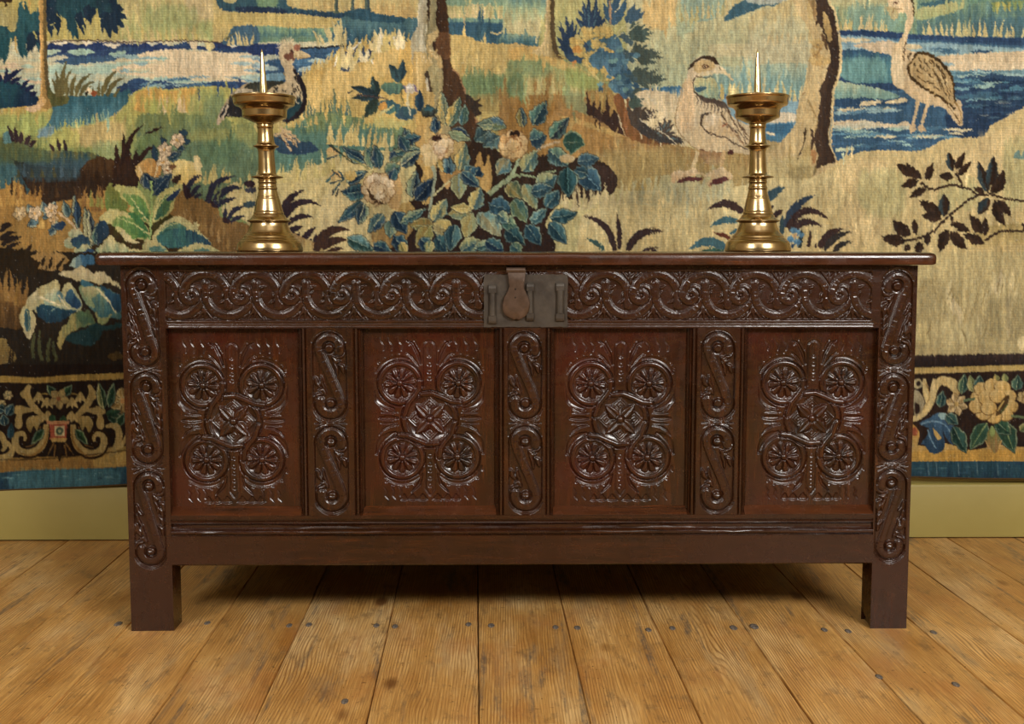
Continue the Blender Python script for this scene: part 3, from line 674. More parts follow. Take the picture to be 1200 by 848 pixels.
    for a in ((210,160,221,154,4),(214,166,224,166,4),(208,172,218,176,5),(198,186,213,180,6),(196,176,190,160,3.4),(184,190,180,170,3.4)): L(a[0],a[1],a[2],a[3],a[4],'233a52','2c4f60')
    FL(208.5,165,9,5,'cdb28c','c79a54',.3); FL(194,176,9,5,'cbb08a','bd9252',.9); FL(192,190,8.5,5,'c6ae88','b98c4c',.2); FL(197,200,7,4,'c6b08a','7a5230',.6)
    EL(203,196,4.5,3,'6a4a30')
    # acanthus plant
    P([120,262,135,250,150,255,165,262,200,240,215,232,235,250,262,280,262,300,110,300], '3b3a1e', '3a2c1c')
    P([205,222,230,231,255,242,262,258,290,262,300,280,300,300,262,300,245,282,226,262,206,254,196,246], '7a5c32', '6f522e', g=(0,225,0,300), s=1.4); GR([214,262,240,270,270,290], 20, 6, ['86673a','6a4d2a','8f7044'], 4.5)
    L(172,216,168,206,6,'24385a','2c4f60'); L(180,230,203,204,9,'24405a','2a4462',-.1); L(178,224,169,203,8,'274560','203250',.1); L(203,215,213,206,4,'3b2b24','3b2b24')
    def acan(pts, edge, mid, dark):
        p = np.array(pts, float).reshape(-1,2); P(p, edge)
        c = p.mean(0)
        P(c+(p-c)*.72+(p[0]-c)*.16, mid, edge, g=(*(c*1.0), *(c+(c-p[0])*.9)), s=.8)
        P(c+(p-c)*.42+(p[0]-c)*.38, dark, mid, g=(*p[0], *(c+(c-p[0])*.3)), s=.7)
    acan([179,265,172,262,166,255,158,254,152,246,154,240,144,234,141,227,135,222,137,217,150,219,160,220,168,226,174,238,178,250], 'a39f5c', '5f8344', '2f5f38')
    acan([180,262,181,245,185,232,192,224,203,219,215,216,212,226,206,234,203,246,196,254,188,258], '9f995a', '4a6a42', '244c40')
    S([182,256,187,238,200,224], 3, 'b3a966', 1.2); P([196,232,204,226,212,222,208,231,199,236], '24385a')
    acan([178,282,172,284,164,280,154,284,148,276,138,272,134,264,124,262,117,257,122,250,132,245,142,247,152,250,162,252,170,262,176,272], 'a69c62', '5c7c40', '2f6238')
    P([150,250,158,250,166,256,173,268,176,280,168,270,158,258], '396c3c'); P([142,268,150,274,158,282,165,284,158,286,146,280], 'b3a574')
    acan([180,281,183,272,190,264,198,258,206,254,214,255,222,259,228,264,232,268,240,276,248,284,247,290,236,292,222,290,205,289,190,287], 'aaa06c', '47705a', '244e4a')
    P([184,280,196,272,208,268,225,270,240,278,248,286,236,291,215,291,196,290], '2f6660', '25465c', g=(190,0,245,0), s=1.3); EL(231,264,4,3,'b0a672')
    S([178,212,179,235,178,258,177,282], 2.6, '8fa860', 2)
    for a in ((176,262,160,240,150,224),(176,276,156,262,134,254),(180,260,190,238,206,224),(182,278,200,264,226,262)): S(a, 1.6, 'b5b070', .6)
    for q in ([168,290,170,284,177,281,184,284,192,288,198,295,190,298,170,298],[210,294,220,289,232,285,244,287,254,292,260,299,212,299],[112,296,118,288,126,280,132,276,138,284,146,286,154,294,150,299,114,299],[140,296,152,292,170,294,172,299,140,299]):
        P(q, 'b3a56e', '8f9060', s=1.2); c = np.array(q, float).reshape(-1,2).mean(0); EL(c[0]+4,c[1]+3,9,4,'4c7468',wob=.2)
    # brown slope ferns right of the acanthus
    NVF = '2c2c3c'
    for a in ((220,229,238,205,6.5,-.35),(225,231,238,216,5.5,-.2),(229,233,238,226,4.5,-.1),(242,236,248,212,5.5,.15),(246,238,277,207,8,-.45),(251,241,286,221,9,-.42),(255,243,278,233,6,-.25),(263,258,265,243,5,.1),(268,258,288,242,6.5,-.3),(271,261,288,253,5,-.15)): BLD(*a[:5], NVF, a[5])
    P([216,215,222,222,226,231,219,233,216,226], '35262a'); P([246,234,254,240,258,244,250,243],'35262a'); P([262,254,270,258,268,262,262,260],'35262a')
    for a in ((255,236,262,216,3),(252,228,256,216,3)): S(a[:4], a[4], '6a7048', 1)
    P([286,214,296,212,300,218,292,220], '35262a'); P([288,222,300,220,300,226,290,226], '3a3a44'); P([286,238,298,236,300,242,290,244], '35464c')
    for a in ((331,254,358,223,8.5,-.28),(333,260,378,242,8.5,-.55),(338,264,369,256,7,-.35),(337,276,357,266,8,-.2),(340,282,352,274,6,-.1),(356,284,372,267,8,-.15),(348,286,353,272,4,0),(370,292,372,274,7,0),(362,290,366,280,5,0)): BLD(*a[:5], '33272c', a[5])
    P([330,268,350,276,375,288,380,298,340,298,330,284], '8a6a40', 'a08a54', s=1.)
    for a in ((372,296,412,270,12,-.5),(379,291,408,282,10,-.25),(384,297,404,292,6,-.15)): BLD(*a[:5], '3f2c24', a[5])
    # left star flowers, spear leaves, ferns
    for a in ((36,250,31,240,5),(52,250,49,236,5),(56,246,64,236,4),(44,258,31,266,5),(60,262,70,270,6),(50,252,56,254,5),(62,268,58,276,5)): L(a[0],a[1],a[2],a[3],a[4],'9fae98','3d6074')
    P([62,266,72,260,76,264,72,270], '243c5a'); EL(40,261,4,3,'4d6f78')
    FL(40,250,9,5,'cbb18a','c9a060',.2); FL(59,246,9,5,'c9ad86','c09450',.8); FL(22,250,9,5,'b99b66','c9b084',.4,'c6ac80'); FL(62,257,6,4,'c0a070','a87c40',.1); EL(48,264,4,5,'b3904c')
    S([68,249,78,258,94,271], 3, 'b99c74', 3); 
    for a in ((80,256,74,236,5,'8fa08c','3d6068'),(92,268,86,228,5,'8a9a80','2c4a5a'),(90,262,90,234,4,'34506a','203850'),(108,290,99,242,6,'aca878','44605c'),(110,288,104,246,5,'a9a67a','26344c'),(114,288,115,262,7,'4f7a6a','203a5a')): L(*a)
    P([116,260,126,262,128,276,116,284], '203a52', '24384a')
    for q, c in (([80,276,86,268,94,270,97,277,90,282],'a9a27a'),([76,290,76,282,82,279,88,286,84,292],'a9a27a'),([88,296,89,288,96,284,104,286,107,294,100,299],'aaa070')): P(q, c, '8a9470')
    P([82,284,88,278,96,276,104,280,106,288,98,286,92,292], '24405a', '2c5060'); P([94,299,104,292,112,294,112,299], '264668')
    P([110,299,114,292,122,284,132,280,136,286,146,288,150,292,150,299], 'b0a474', '7d8c68', s=1.)
    for a in ((0,272,14,264,6,-.25),(0,282,18,272,6,-.25),(2,288,25,278,8,-.25),(6,294,24,284,5,-.2),(0,266,13,262,5,-.1),(28,302,37,286,6,-.1),(34,304,42,293,6,-.1),(56,304,68,296,6,-.2),(20,302,26,290,5,-.1)): BLD(*a[:5], '2c2420', a[5])
def paint_low_left():
    P([-60,296,160,296,160,620,-60,620], '2b241c', '241f19', sm=0)
    P([160,296,1060,296,1060,440,160,440], '2b241c', 'a3935f', g=(230,0,520,0), s=1.2, sm=0); GR([260,440,1050,440], 60, 9, ['9a8a58','a3935f','8a7c4c'], 7)
    P([-60,290,20,292,60,302,80,304,110,300,110,310,70,312,50,322,-60,318], '2c2318')
    P([36,300,50,296,72,298,80,306,70,312,52,310,40,304], '8c6c3c'); GR([46,314,72,316], 14, 5, ['9a7a44','8c6c3c'], 4, .2)
    for a in ((48,312,52,300),(58,314,60,300),(66,314,76,302)): BLD(*a, 4, '2c2318', 0)
    P([-60,344,0,340,20,344,32,350,33,376,20,386,0,384,-60,384], '6d4f2a', '4a3620', g=(0,350,0,385), s=1.2)
    GR([-20,352,14,352], 38, 6, ['8a6836','7d5c30'], 7, .02, .4); GR([18,356,32,356], 34, 5, ['80602f','75552c'], 6, .05, .4)
    P([-60,392,0,396,8,404,14,425,-60,426], '7d6634', '6a5630', s=1.); GR([10,426,16,426], 24, 4, ['2c241a'], 3)
    # big blue-and-cream leaf
    C1, C2 = 'a09464', '7c7a56'
    P([40,342,44,338,52,334,60,330,66,329,70,334,71,342,77,333,83,333,90,342,95,352,97,360,93,365,84,366,78,372,70,377,58,378,48,374,40,364,42,352], C1, '96966e', g=(50,332,70,372), s=1.2)
    P([42,362,50,357,60,358,70,362,82,364,90,364,80,372,68,378,54,377,44,372], '1e4658', '1b364a', s=1.2)
    P([76,352,78,344,84,340,90,348,95,356,94,362,84,360], '2c5870', '1d3c5c', s=1.2); P([52,346,58,340,66,338,68,350,62,356,52,356], 'aaa27a', '7d9278', s=1.2); P([66,344,71,342,74,352,70,354], '4f7478')
    S([44,349,56,352,68,358,83,363], 3, 'c3b48a', 1.6); S([68,346,73,354,80,362], 2.2, 'c3b48a', 1.2); S([60,364,70,360,80,362], 1.5, '7d8c74', .8)
    P([42,340,36,346,31,352,30,360,36,364,42,360,44,350], 'a69970', '989068')
    P([24,364,30,358,36,364,41,372,41,382,34,398,28,392,24,382,22,372], C1, 'a69970'); P([30,362,34,368,35,380,33,390,28,384,27,372], '27505c', '3f6468')
    S([31,364,33,376,33,392], 1, '8c8a62', .7)
    # cream topped leaf
    P([92,338,100,334,115,336,130,340,142,350,142,374,132,372,125,378,115,376,112,366,104,360,98,352], '6f7c58', '2c5a60', g=(95,336,128,376), s=1.2)
    P([96,338,110,336,116,344,108,350,112,360,102,358,99,348], '988e62','6f7c56'); P([112,366,118,372,126,372,132,368,124,380,116,378], '8c8452', '6a7448')
    P([116,330,122,336,132,342,142,348,142,366,130,360,124,346], '1f4860', '1c3a50'); S([114,338,122,346,130,356,138,368], 3, 'b3a678', 1.5)
    P([68,322,76,318,84,318,90,314,98,313,104,317,110,320,120,318,128,324,136,330,142,334,142,338,132,333,124,332,116,334,108,330,100,332,92,330,84,327,76,325], 'aa9a72', 'a09266', s=1.2)
    P([94,333,98,328,104,331,110,333,106,336,98,336], '2c6070'); P([108,378,125,382,142,378,142,384,118,388,104,384], '1d3a3c')
    P([82,312,88,302,96,299,110,300,110,309,98,312,90,314], '8fa08c', '2a5878', g=(84,0,100,0), s=.8)
    # ochre curled leaf
    P([70,411,67,402,69,391,74,383,80,378,82,370,88,367,95,364,98,366,104,364,110,372,112,378,104,382,92,386,84,390,76,398], '8f8048', '4a5a3c', g=(72,380,106,378), s=1.2)
    P([92,368,100,366,109,374,110,378,98,380,92,376], '46603f', '38503c'); P([76,398,84,391,94,388,106,384,114,380,120,388,116,398,106,406,92,404,82,402], '1d3434', '1f3c40', s=1.2)
    for a in ((38,420,40,390),(48,424,46,388),(56,424,58,396),(66,424,62,400)): S(spine(*a, -.1), [4,4,2], '46492e', sm=0)
    P([128,416,140,412,144,420,130,422], '4a381c')
def paint_low_right():
    P([1040,296,1260,296,1260,600,1040,600], 'ab9b6a', 'a39365', g=(0,300,0,415), s=1.6, sm=0)
    for i in range(16):
        x = 1076+_rs.uniform(0,122); y = 318+_rs.uniform(0,70)
        BLD(x, y+22, x+_rs.uniform(-10,14), y-8, 7, ['b8a878','bba97c','b0a06e'][i % 3], _rs.uniform(-.2,.2))
        S([x+3,y+20,x+6,y+4], 1.5, '8c7c50', .7)
    GR([1072,400,1200,405], 40, 8, ['b3a474','a8986a','b0a06c'], 7, 0, .5)
    M([1070,335,1100,330,1102,372,1070,376], '94855a', .7); M([1160,360,1200,350,1200,412,1150,412], '8f825a', .6); M([1100,380,1140,384,1138,412,1100,412], 'b0a272', .6)
    for a in ((1078,345,1084,328),(1098,352,1092,330),(1110,352,1118,334),(1086,395,1092,376),(1135,410,1128,385),(1150,400,1160,372)): S(spine(*a,.15), [.6,2.4,.5], '8a7a50', sm=0)
    EL(1199,403,5,8,'b9a878')
def paint_trees():
    # ---- thin tree and bush right of centre
    P([641,-40,650,-40,650,20,652,45,655,60,664,68,655,70,640,66,624,62,634,54,640,42,641,10], 'b09a68', '8a7648', g=(640,0,650,0), s=.5)
    P([646,-40,650,-40,650.5,20,652,45,656,62,664,69,652,66,647,50,645.5,20], '54452f'); S([641.5,0,641,30,638,50,628,60], 1.6, 'c3a878')
    B1, B2, B3 = '2a3f5c', '3a6174', '4a5648'
    P([690,44,708,36,722,40,730,56,736,80,742,108,732,116,722,102,712,92,700,76,688,66], B2, '3a6080', s=1.4)
    P([658,48,672,44,684,44,690,58,688,74,676,74,666,70,660,58], B1, '2f4c66', s=1.2)
    FG(670,62,[(654,30),(657,25),(664,19),(671,22),(677,29),(682,32),(653,43),(654,54),(660,34),(686,38)],6,B1)
    FG(693,38,[(678,12),(684,1),(691,-6),(700,-4),(704,11),(675,22),(708,22)],7,B1,'3d6070'); FG(707,36,[(703,18),(709,20),(699,22)],5,B1)
    FG(722,28,[(707,4),(714,-8),(724,-12),(734,-2),(731,8),(708,12),(728,-4)],8,'315570'); FG(738,26,[(738,10),(745,4),(751,10),(734,18),(756,14)],7.5,'36546a')
    S([716,0,716,30],3,'9a7c5c',2); S([730,-6,727,8,721,14], 2, 'b9b088', 1)
    # grey green clumps down the right side
    DG, DK = '46524a', '4a4038'
    FG(740,44,[(750,26),(757,29),(764,32),(767,39),(762,46),(744,24),(756,50)],6.5,'42534c')
    FG(742,68,[(752,52),(760,53),(768,58),(776,62),(778,68),(772,74),(760,78),(746,50)],7,DG)
    FG(742,94,[(752,80),(762,79),(772,82),(780,88),(783,94),(776,100),(764,104),(748,78)],7,DG)
    FG(740,112,[(752,104),(760,107),(767,112),(766,120),(758,124),(748,126)],7,'445048')
    for a in ((728,40,742,52),(730,60,744,72),(734,84,746,96),(730,100,744,116)): S(a, 9, '40565c', 6)
    P([744,114,760,106,790,112,802,130,790,150,760,150,742,140], 'bda985', 'c0ae84', s=1.2)
    FG(744,136,[(752,122),(758,126),(764,128),(772,130),(770,138),(762,142),(756,146),(746,118)],5.5,DK); FG(738,124,[(748,112),(756,116),(754,124)],7,'46564c')
    P([736,126,748,137,760,148,774,158,790,162,802,168,784,169,764,164,748,154,738,142], DK, '3d3a38')
    FG(778,160,[(768,148),(772,142),(780,138),(786,140),(790,146),(792,156),(764,152),(800,164)],5.5,DK,'4d6468')
    for a in ((746,112,758,122),(760,112,770,124),(768,150,782,160),(756,130,764,138),(782,160,792,168),(750,140,760,148)): S(a, 1.8, 'bcae90', .7)
    for a in ((738,36,750,28),(742,66,750,76),(744,72,752,78),(748,100,756,104),(720,46,732,38),(724,40,734,28)): S(a, 1.6, 'b3ac80', .7)
    # ochre leaf clusters
    O1 = ('b99c58','b3a065','a8a068')
    def ocl(x, y, r, n=5, a0=0):
        for i in range(n):
            a = a0+2*np.pi*i/n
            EL(x+r*.55*np.cos(a), y+r*.55*np.sin(a), r*.48, r*.52, '6a6848'); EL(x+r*.55*np.cos(a), y+r*.55*np.sin(a), r*.42, r*.46, O1[i % 3], 'b39650', s=1.2)
        EL(x,y,r*.5,r*.5,O1[0])
    for a in ((676,50,9),(688,40,9,5,.5),(703,38,8),(711,36,9,6,.3),(680,60,8),(699,52,7),(711,60,10,6),(691,68,8),(697,66,7),(688,74,6),(712,82,8,5,.4),(715,90,7),(695,84,7)): ocl(*a)
    P([672,56,680,54,682,62,673,62], 'b98340'); P([671,72,675,71,675,76,671,76],'b0703c')
    for a in ((705,70,14,10),(722,74,12,14),(728,100,14,10),(703,76,5,6),(720,52,9,7)): EL(*a, '3c6478', '44708a', s=1.4, wob=.15)
    for a in ((698,90,708,98),(690,84,700,94)): S(a, 3, 'a9a268', 1)
    for i in range(26):
        x=_rs.uniform(700,748); y=_rs.uniform(55,112); EL(x,y,_rs.uniform(2,4.5),_rs.uniform(2,4),['4f7c8c','335870','5d8a86','2f4f66'][i%4])
    S([655,64,672,74,690,84,700,96], 1.6, '9a8c50', .6)
    # ---- centre trunk
    P([492,-40,522,-40,523,0,525,8,526,25,526,37,527.5,52,527,67,531,81,538,89,545,106,551,124,558,140,561,152,560,166,575,190,580,220,560,220,540,180,520,160,500,150,486,140,484,106,485,88,484,65,482,50,485,40,489,32,490,25,491,12], '9a8f6e', 's' and '8d7f58', g=(484,0,515,0), s=1.)
    P([482,50,486,38,490,28,492,10,493,-40,500,-40,500,20,497,40,494,60,496,90,498,140,485,140,484,90], 'a9a184', '9a8f70', s=1.5); M([494,30,500,30,500,60,492,60], 'b9b093', .8, fe=4)
    P([484,70,492,60,504,66,510,90,508,130,500,150,486,140], 'b3965c', 'a9894c', s=1.4); S([488,60,490,90,492,130], 2.5, 'bda36c'); S([499,20,498,40,502,60], 3, '8d8466')
    for a in ((491,4,490,30),(497,-10,495,20)): S(a, 2, 'b9ae92', 1)
    P([502,-40,505,-40,504,10,503,24,501,20], '3c2e24'); S([502,20,501.5,35], 1.2, '6a5c44')
    P([506,2,513,4,513,30,508,34,503,60,500,70,500,40,505,20], '857c58', '7a6e4c', s=1.)
    DK2 = '3d2b20'
    P([513,-40,522,-40,523,0,525,8,526,25,526,37,527.5,52,527,67,531,81,538,89,545,106,551,124,558,140,561,152,559,166,568,186,578,210,556,200,540,176,528,150,522,128,519,110,520,90,517,76,513,62,508,56,507,50,514,44,514,34,511,28,512,8], DK2, '4a3424', g=(510,0,530,0), s=.8)
    M([512,42,526,40,527,66,514,66], '6a482e', .8, fe=4)
    P([503,40,510,36,514,34,513,42,508,48,503,54,506,60,513,58,511,64,517,66,519,78,515,80,512,70,505,66,500,58,501,48], 'b59c68', 'a88c58', s=1.2)
    for a in ((497,66,500,74),(502,68,508,74),(506,62,513,68),(494,62,496,72),(504,58,510,60)): S(a, 2, 'c3ab7c', .8)
    P([498,85,503,84,506,94,507,106,503,106,500,96], '4a3a2c'); P([499,94,501,92,503,104,501,107], 'b9ae92'); P([502,80,510,76,514,88,515,106,508,110,505,96], '9a8c60', '857a52', s=1.)
    S([530,80,538,88,544,104,551,122,558,138,560.5,152,559,164], 1.8, '8f6a48'); 
    for i in range(40):
        x=_rs.uniform(516,545); y=_rs.uniform(5,130)
        if x < 519+max(0,(y-75))*.45: S([x,y,x+.8,y+1], 1, '6f665c')
    P([545,112,551,112,556,118,563,115,562,121,566,124,561,127,564,133,558,137,551,128], '3a3028'); P([560,144,568,144,570,150,564,156,558,156], '3a3028')
def paint_right_tree():
    P([929,-40,970,-40,970,0,977,11,981,29,985,52,985.6,75,981,97,977,106,976,122,975,142,973,157,974,172,979,184,982,191,968,200,955,207,935,210,905,204,880,192,900,181,912,170,925,156,931,147,934,131,937,116,941,106,946,85,948,70,952,50,949,37,944,29,936,17,929,0], 'b59f70', 'ad9668', s=1.2)
    S([971,0,978,11,982.5,29,986,52,986.3,75,982,97,977.5,108,976.5,142,974.5,158,975,172,980,186], 2, 'c3ab78')
    D = '43342a'
    P([954,-40,970,-40,971,2,977,12,980.5,29,984,52,984,72,981,92,976,106,975,122,973.5,142,971.5,157,972,168,977,180,980,190,968,193,956,199,960,188,957,175,954,164,957,150,960,130,958,112,966,95,970,82,974,68,971,55,966,40,960,28,956,31,957,12], D, '3a2d26', g=(955,0,985,0), s=.7)
    P([965,14,970,18,974,32,975.5,46,972,50,969,42,966,32], 'b0935c', 'a08450'); P([957,30,961,31,962,40,959,38], 'a99468')
    P([962,40,966,42,970,52,970,60,966,52], '5d4630'); P([955,0,950,-20,944,-20,947,6,953,20,955,26,957,14], '8d7148'); P([944,0,950,6,953,18,952,26,948,20], 'b39a64')
    for q in ([950,50,958,46,966,50,962,58,954,56],[948,70,958,66,970,68,974,74,964,78,952,76],[950,58,960,60,962,68,954,68]): P(q, 'b79c64', 'a3844f', s=1.3)
    for a in ((953,66,960,62,962,54),(949,78,958,82,968,78),(940,112,948,108,957,112),(955,84,962,90,958,100)): S(a, 1.6, '8a6b42', .6)
    P([947,76,960,82,966,84,962,96,958,104,962,112,960,130,956,140,950,120,944,112], 'b59f70', 'ae9464', s=1.2)
    S([947,118,953,130,958,140,957,150,954,156], 3, '8f774c', 1); S([944,153,943,166,940,176,935,186], 2, '3f3226', 1); P([943,152,945,152,944,166,940,176,942,166], '3f3226')
    S([951,152,953,166,950,180], 3.2, '43342a', 1.5); P([951,176,957,178,957,190,951,194,949,184], '9a6f44'); P([944,172,950,174,948,190,942,196,938,188], 'a9935f')
    S([954,206,958,192,962,180], 2, '4a3a2a', 1); M([900,190,950,185,945,212,895,206], 'ab9a68', .8); M([930,196,958,196,950,208,925,208], '8d7c50', .7, fe=5); S([927,170,925,185,928,200], 2, '9a8450', 1)
    for i in range(30):
        x=_rs.uniform(958,984); y=_rs.uniform(10,185); S([x,y,x+.6,y+1.2], 1.1, '6a5c50')
def paint_birds():
    # bird behind the left candlestick
    SK, SP = 'b8a27c', '2e2a26'
    P([258,137,262,124,270,112,282,102,294,97,330,96,338,100,352,92,358,104,360,116,358,128,350,138,338,144,300,140,276,136], 'a08c68', '3a3a3a', g=(300,100,310,142), s=1.2)
    P([286,104,296,97,332,96,330,104,300,108,288,110], '34362f', '4a4a3c', s=1.); P([268,116,280,105,290,104,300,110,292,118,274,122], 'b3a486', '3a3834', s=1.6)
    P([254,143,260,130,266,122,272,124,268,134,262,140,256,147], 'b9a890', 'a08c70'); S([259,138,266,122], 2, '26262a'); S([264,138,270,124], 2.4, '26262a'); P([270,118,284,122,286,136,270,136],'2a2a2c')
    P([331,62,340,60,346,68,344,76,348,84,354,94,358,106,359,116,354,124,344,128,334,130,318,128,312,112,322,102,334,98,334,84,330,74], SK, 'b09a74', s=1.2)
    P([344,80,348,84,355,94,360,106,361,118,358,130,350,139,338,145,336,140,346,134,353,126,356,114,353,102,348,92], '2a2428')
    P([336,126,346,120,352,114,354,124,347,134,338,140], '203f48')
    for i in range(60):
        x=_rs.uniform(308,354); y=_rs.uniform(98,124)
        if abs(x-332)<26: S([x,y,x+_rs.uniform(-1.5,1.5),y+_rs.uniform(2,4)], 1.7, SP, .6)
    for a in ((346,90,348,96),(347,94,352,100),(350,100,351,108),(346,104,344,108)): S(a, 1.8, SP, .7)
    for a in ((346,118,352,122),(348,110,354,116),(340,122,346,124)): S(a, 2, 'b9a884', .8)
    P([329,72,328,60,331,54,338,51,345,53,350,58,349,66,344,71,336,70], SK)
    for i in range(11):
        a = -2.9+i*.2; S([338+7*np.cos(a),60+8*np.sin(a),338+14.5*np.cos(a),60+16.5*np.sin(a)], 2.6, 'c6b48c', .5)
    P([333,66,340,62,346,62,346,70,338,71], '6a4434'); P([346,54,352,53,352,60,347,61], '96604a'); EL(343,61,2.4,1.6,'4a2c28')
    P([345,62,352,60,360,63,365,67,360,69,350,70,345,68], 'c3ac80', 'b39a6c'); S([346,67,356,69,364,68], 1, '8a7048', .6)
    for a in ((333,86,336,92),(337,78,335,84),(334,72,338,76)): S(a, 1.6, '9a8560', .6)
    P([300,142,330,140,330,158,305,158], 'b09c60', 'a39454')
    P([322,158,340,158,352,166,365,168,374,178,350,182,326,178], '2c4c60', '28405a', s=1.)
    for a in ((330,150,336,158),(322,160,332,158,346,170),(330,156,343,179),(332,154,346,166,349,173),(335,152,348,162,352,168)): S(a, 3.6, 'b0936a', 2)
    S([326,160,338,170,344,176], 1.2, '4a2e24', .6); S([333,158,346,168], 1.2, '5a3828', .6)
    # bird behind the right candlestick
    W, WD = 'bba887', 'a8946e'
    P([805,92,809,76,818,68,828,66,838,70,842,78,838,86,828,90,818,90,814,96,813,106,818,114,830,116,842,117,852,126,860,140,880,150,892,170,895,190,888,186,876,182,850,179,832,178,818,176,806,168,796,156,791,142,794,130,800,112,802,100], W, 'b5a07a', s=1.4)
    S([803,94,799,108,793,130,791,142,796,156,806,168,818,176], 1.3, '8f7650')
    M([800,100,812,98,812,150,796,150], 'bf9f74', .7); M([812,150,850,155,850,176,815,172], 'b39a72', .7)
    P([807,82,810,75,818,69,828,66,838,69,843,76,842,80,837,76,828,70,818,72,812,78,807,84], '3d2f24'); P([812,78,822,71,834,73,838,80,826,85,816,86], 'b39866')
    EL(826.5,79,4,3,'5a3c28'); EL(826.5,79,2.4,1.9,'a88a64'); EL(826.5,79,1.2,1.2,'2a2020')
    P([838,76,843,77,850,84,857,92,858,96,850,90,842,87,832,89,822,91,818,89,828,85,837,84], 'c6b692', 'bda87c'); S([816,90,826,92,834,90], 1.2, '4a3a2a', .8); S([843,78,844,83], 1.2, '5a4a34')
    S([815,90,812.5,96,813,106,818,114], 1.6, '3a3028', 1); P([816,92,826,93,834,92,840,100,842,116,828,116,818,110,814,100], 'a9a272', '7a927a', s=1.4); P([815,103,828,103,822,108,816,108],'33586a')
    P([814,108,824,114,838,117,848,121,854,128,846,128,836,122,824,120], '463a34', '54483e')
    for i in range(9):
        x=815+i*4; y=113+i*1.6; S([x,y,x+2.5,y+6,x+1,y+12], 1.5, '4d4036', .5)
    S([830,134,823,136,821,144,825,152,834,158,850,163,862,170,876,176], 2.2, '4a3a30', 1.2); S([822,140,826,134,834,133], 3.4, '4a4038', 1)
    P([826,138,836,135,846,140,856,148,862,160,850,160,834,155,826,148], 'bfac8c', 'b59a70', s=1.2)
    for a in ((844,132,850,144,862,156,872,172),(852,128,858,142,868,158,876,172),(860,134,866,148,876,166),(846,146,856,152,860,158),(868,150,878,162)): S(a, 1.8, '5d4838', .8)
    S([846,150,852,146], 2, '96583c', 1); S([862,160,870,170], 2, '8a6a48', 1)
    S([820,176,832,179,846,179], 2, '6a4a38', 1); P([820,178,846,180,842,194,828,192,820,184], '8f6c48', '9c8258', s=1.); P([852,178,858,176,859,181,853,182],'4a2c28')
    S([817,178,815,188,810,198], 5, 'b59f74', 4); S([848,178,846,190,844,198], 5, 'b59464', 4)
    P([787,212,788,203,796,200,806,201,812,196,818,203,806,208,796,210,790,216], 'bba37c', 'b08f66'); P([794,212,806,208,820,208,822,212,806,213,796,215], '5a3432'); S([818,202,824,206,826,210], 3, 'b39a6c', 2)
    P([825,206,836,200,844,196,850,200,858,206,854,212,846,208,838,212,832,220,828,214,834,208], 'b9a078', 'b09468'); P([830,217,838,210,848,208,854,211,846,215,836,217], '5a3432')
    # bird at the right
    P([1040,-10,1060,-10,1070,2,1071.5,14,1070,28,1065,42,1062,56,1068,60,1075,62,1090,66,1105,77,1115,92,1119,107,1120,119,1125,117,1129.5,130,1128,147,1120,143,1108,128,1096,125,1085,122,1072,117,1060,107,1047,98,1045,75,1047,55,1057,45,1062,28,1062,16,1052,16,1043,10], 'c3ac84', 'b9a078', s=1.2)
    P([1040,8,1050,10,1054,18,1047,24,1042,16], 'a8996c'); M([1046,70,1056,66,1060,100,1050,98], 'cdb890', .9, fe=5)
    S([1068,-4,1071.5,8,1071,20], 2.2, '4a3c28', 1.4); S([1048,4,1054,2], 2, '6a4a38'); S([1046,16,1050,10,1058,12], 1.2, '8a7048'); S([1062,50,1060,56,1061,62], 2, '4a3a2c', 1)
    for a in ((1059,60,1062,66),(1064,66,1066,72),(1068,62,1066,68),(1058,66,1061,72)): S(a, 2, '5d4a34', 1)
    P([1064,78,1070,70,1075,63,1090,65,1106,78,1116,94,1119,112,1118,124,1108,118,1096,114,1082,104,1070,94], 'b09666', 'a58a5c', s=1.3)
    WO = '45341f'
    S([1064,78,1068,90,1078,100,1090,108,1104,116,1120,128], 3, WO, 2.4); S([1064,79,1070,71,1076,63,1090,65,1106,77,1116,92,1119,110,1120,122], [1.6,2,3.4,3.6,3.4,2.4,2], WO)
    for a in ((1075,82,1082,86),(1082,80,1088,84),(1079,76,1082,82),(1086,74,1090,80),(1078,68,1081,74),(1084,69,1087,75),(1090,70,1093,76),(1072,74,1075,79),(1090,86,1094,92),(1076,90,1082,94)): S(spine(*a,.4), 1.8, '55422a', .8, sm=0)
    for a in ((1092,70,1098,84,1104,100,1110,114),(1098,76,1106,92,1111,106,1114,118),(1104,82,1110,96,1115,110),(1082,96,1092,98,1102,108),(1094,82,1100,94,1104,106)): S(a, 2, '55422a', 1)
    for a in ((1096,78,1101,92),(1102,86,1108,102),(1108,92,1113,106),(1086,88,1096,96)): S(a, 2.4, 'c3aa78', 1)
    S([1104,116,1114,126,1122,138,1126,146], 2.6, '5a4226', 1); S([1120,120,1127,132,1127,144], 2, '8a6c3c', 1); S([1112,122,1120,134], 2, 'c6ae80', 1)
    S([1076,118,1074,130,1070,148], 5, 'b9a078', 3); S([1088,121,1084,134,1080,150], 5, 'b9a078', 3)
    P([1066,152,1068,146,1073,146,1074,153,1068,156], 'b39a74'); P([1076,153,1078,147,1084,148,1085,154,1079,155], 'b39a74')
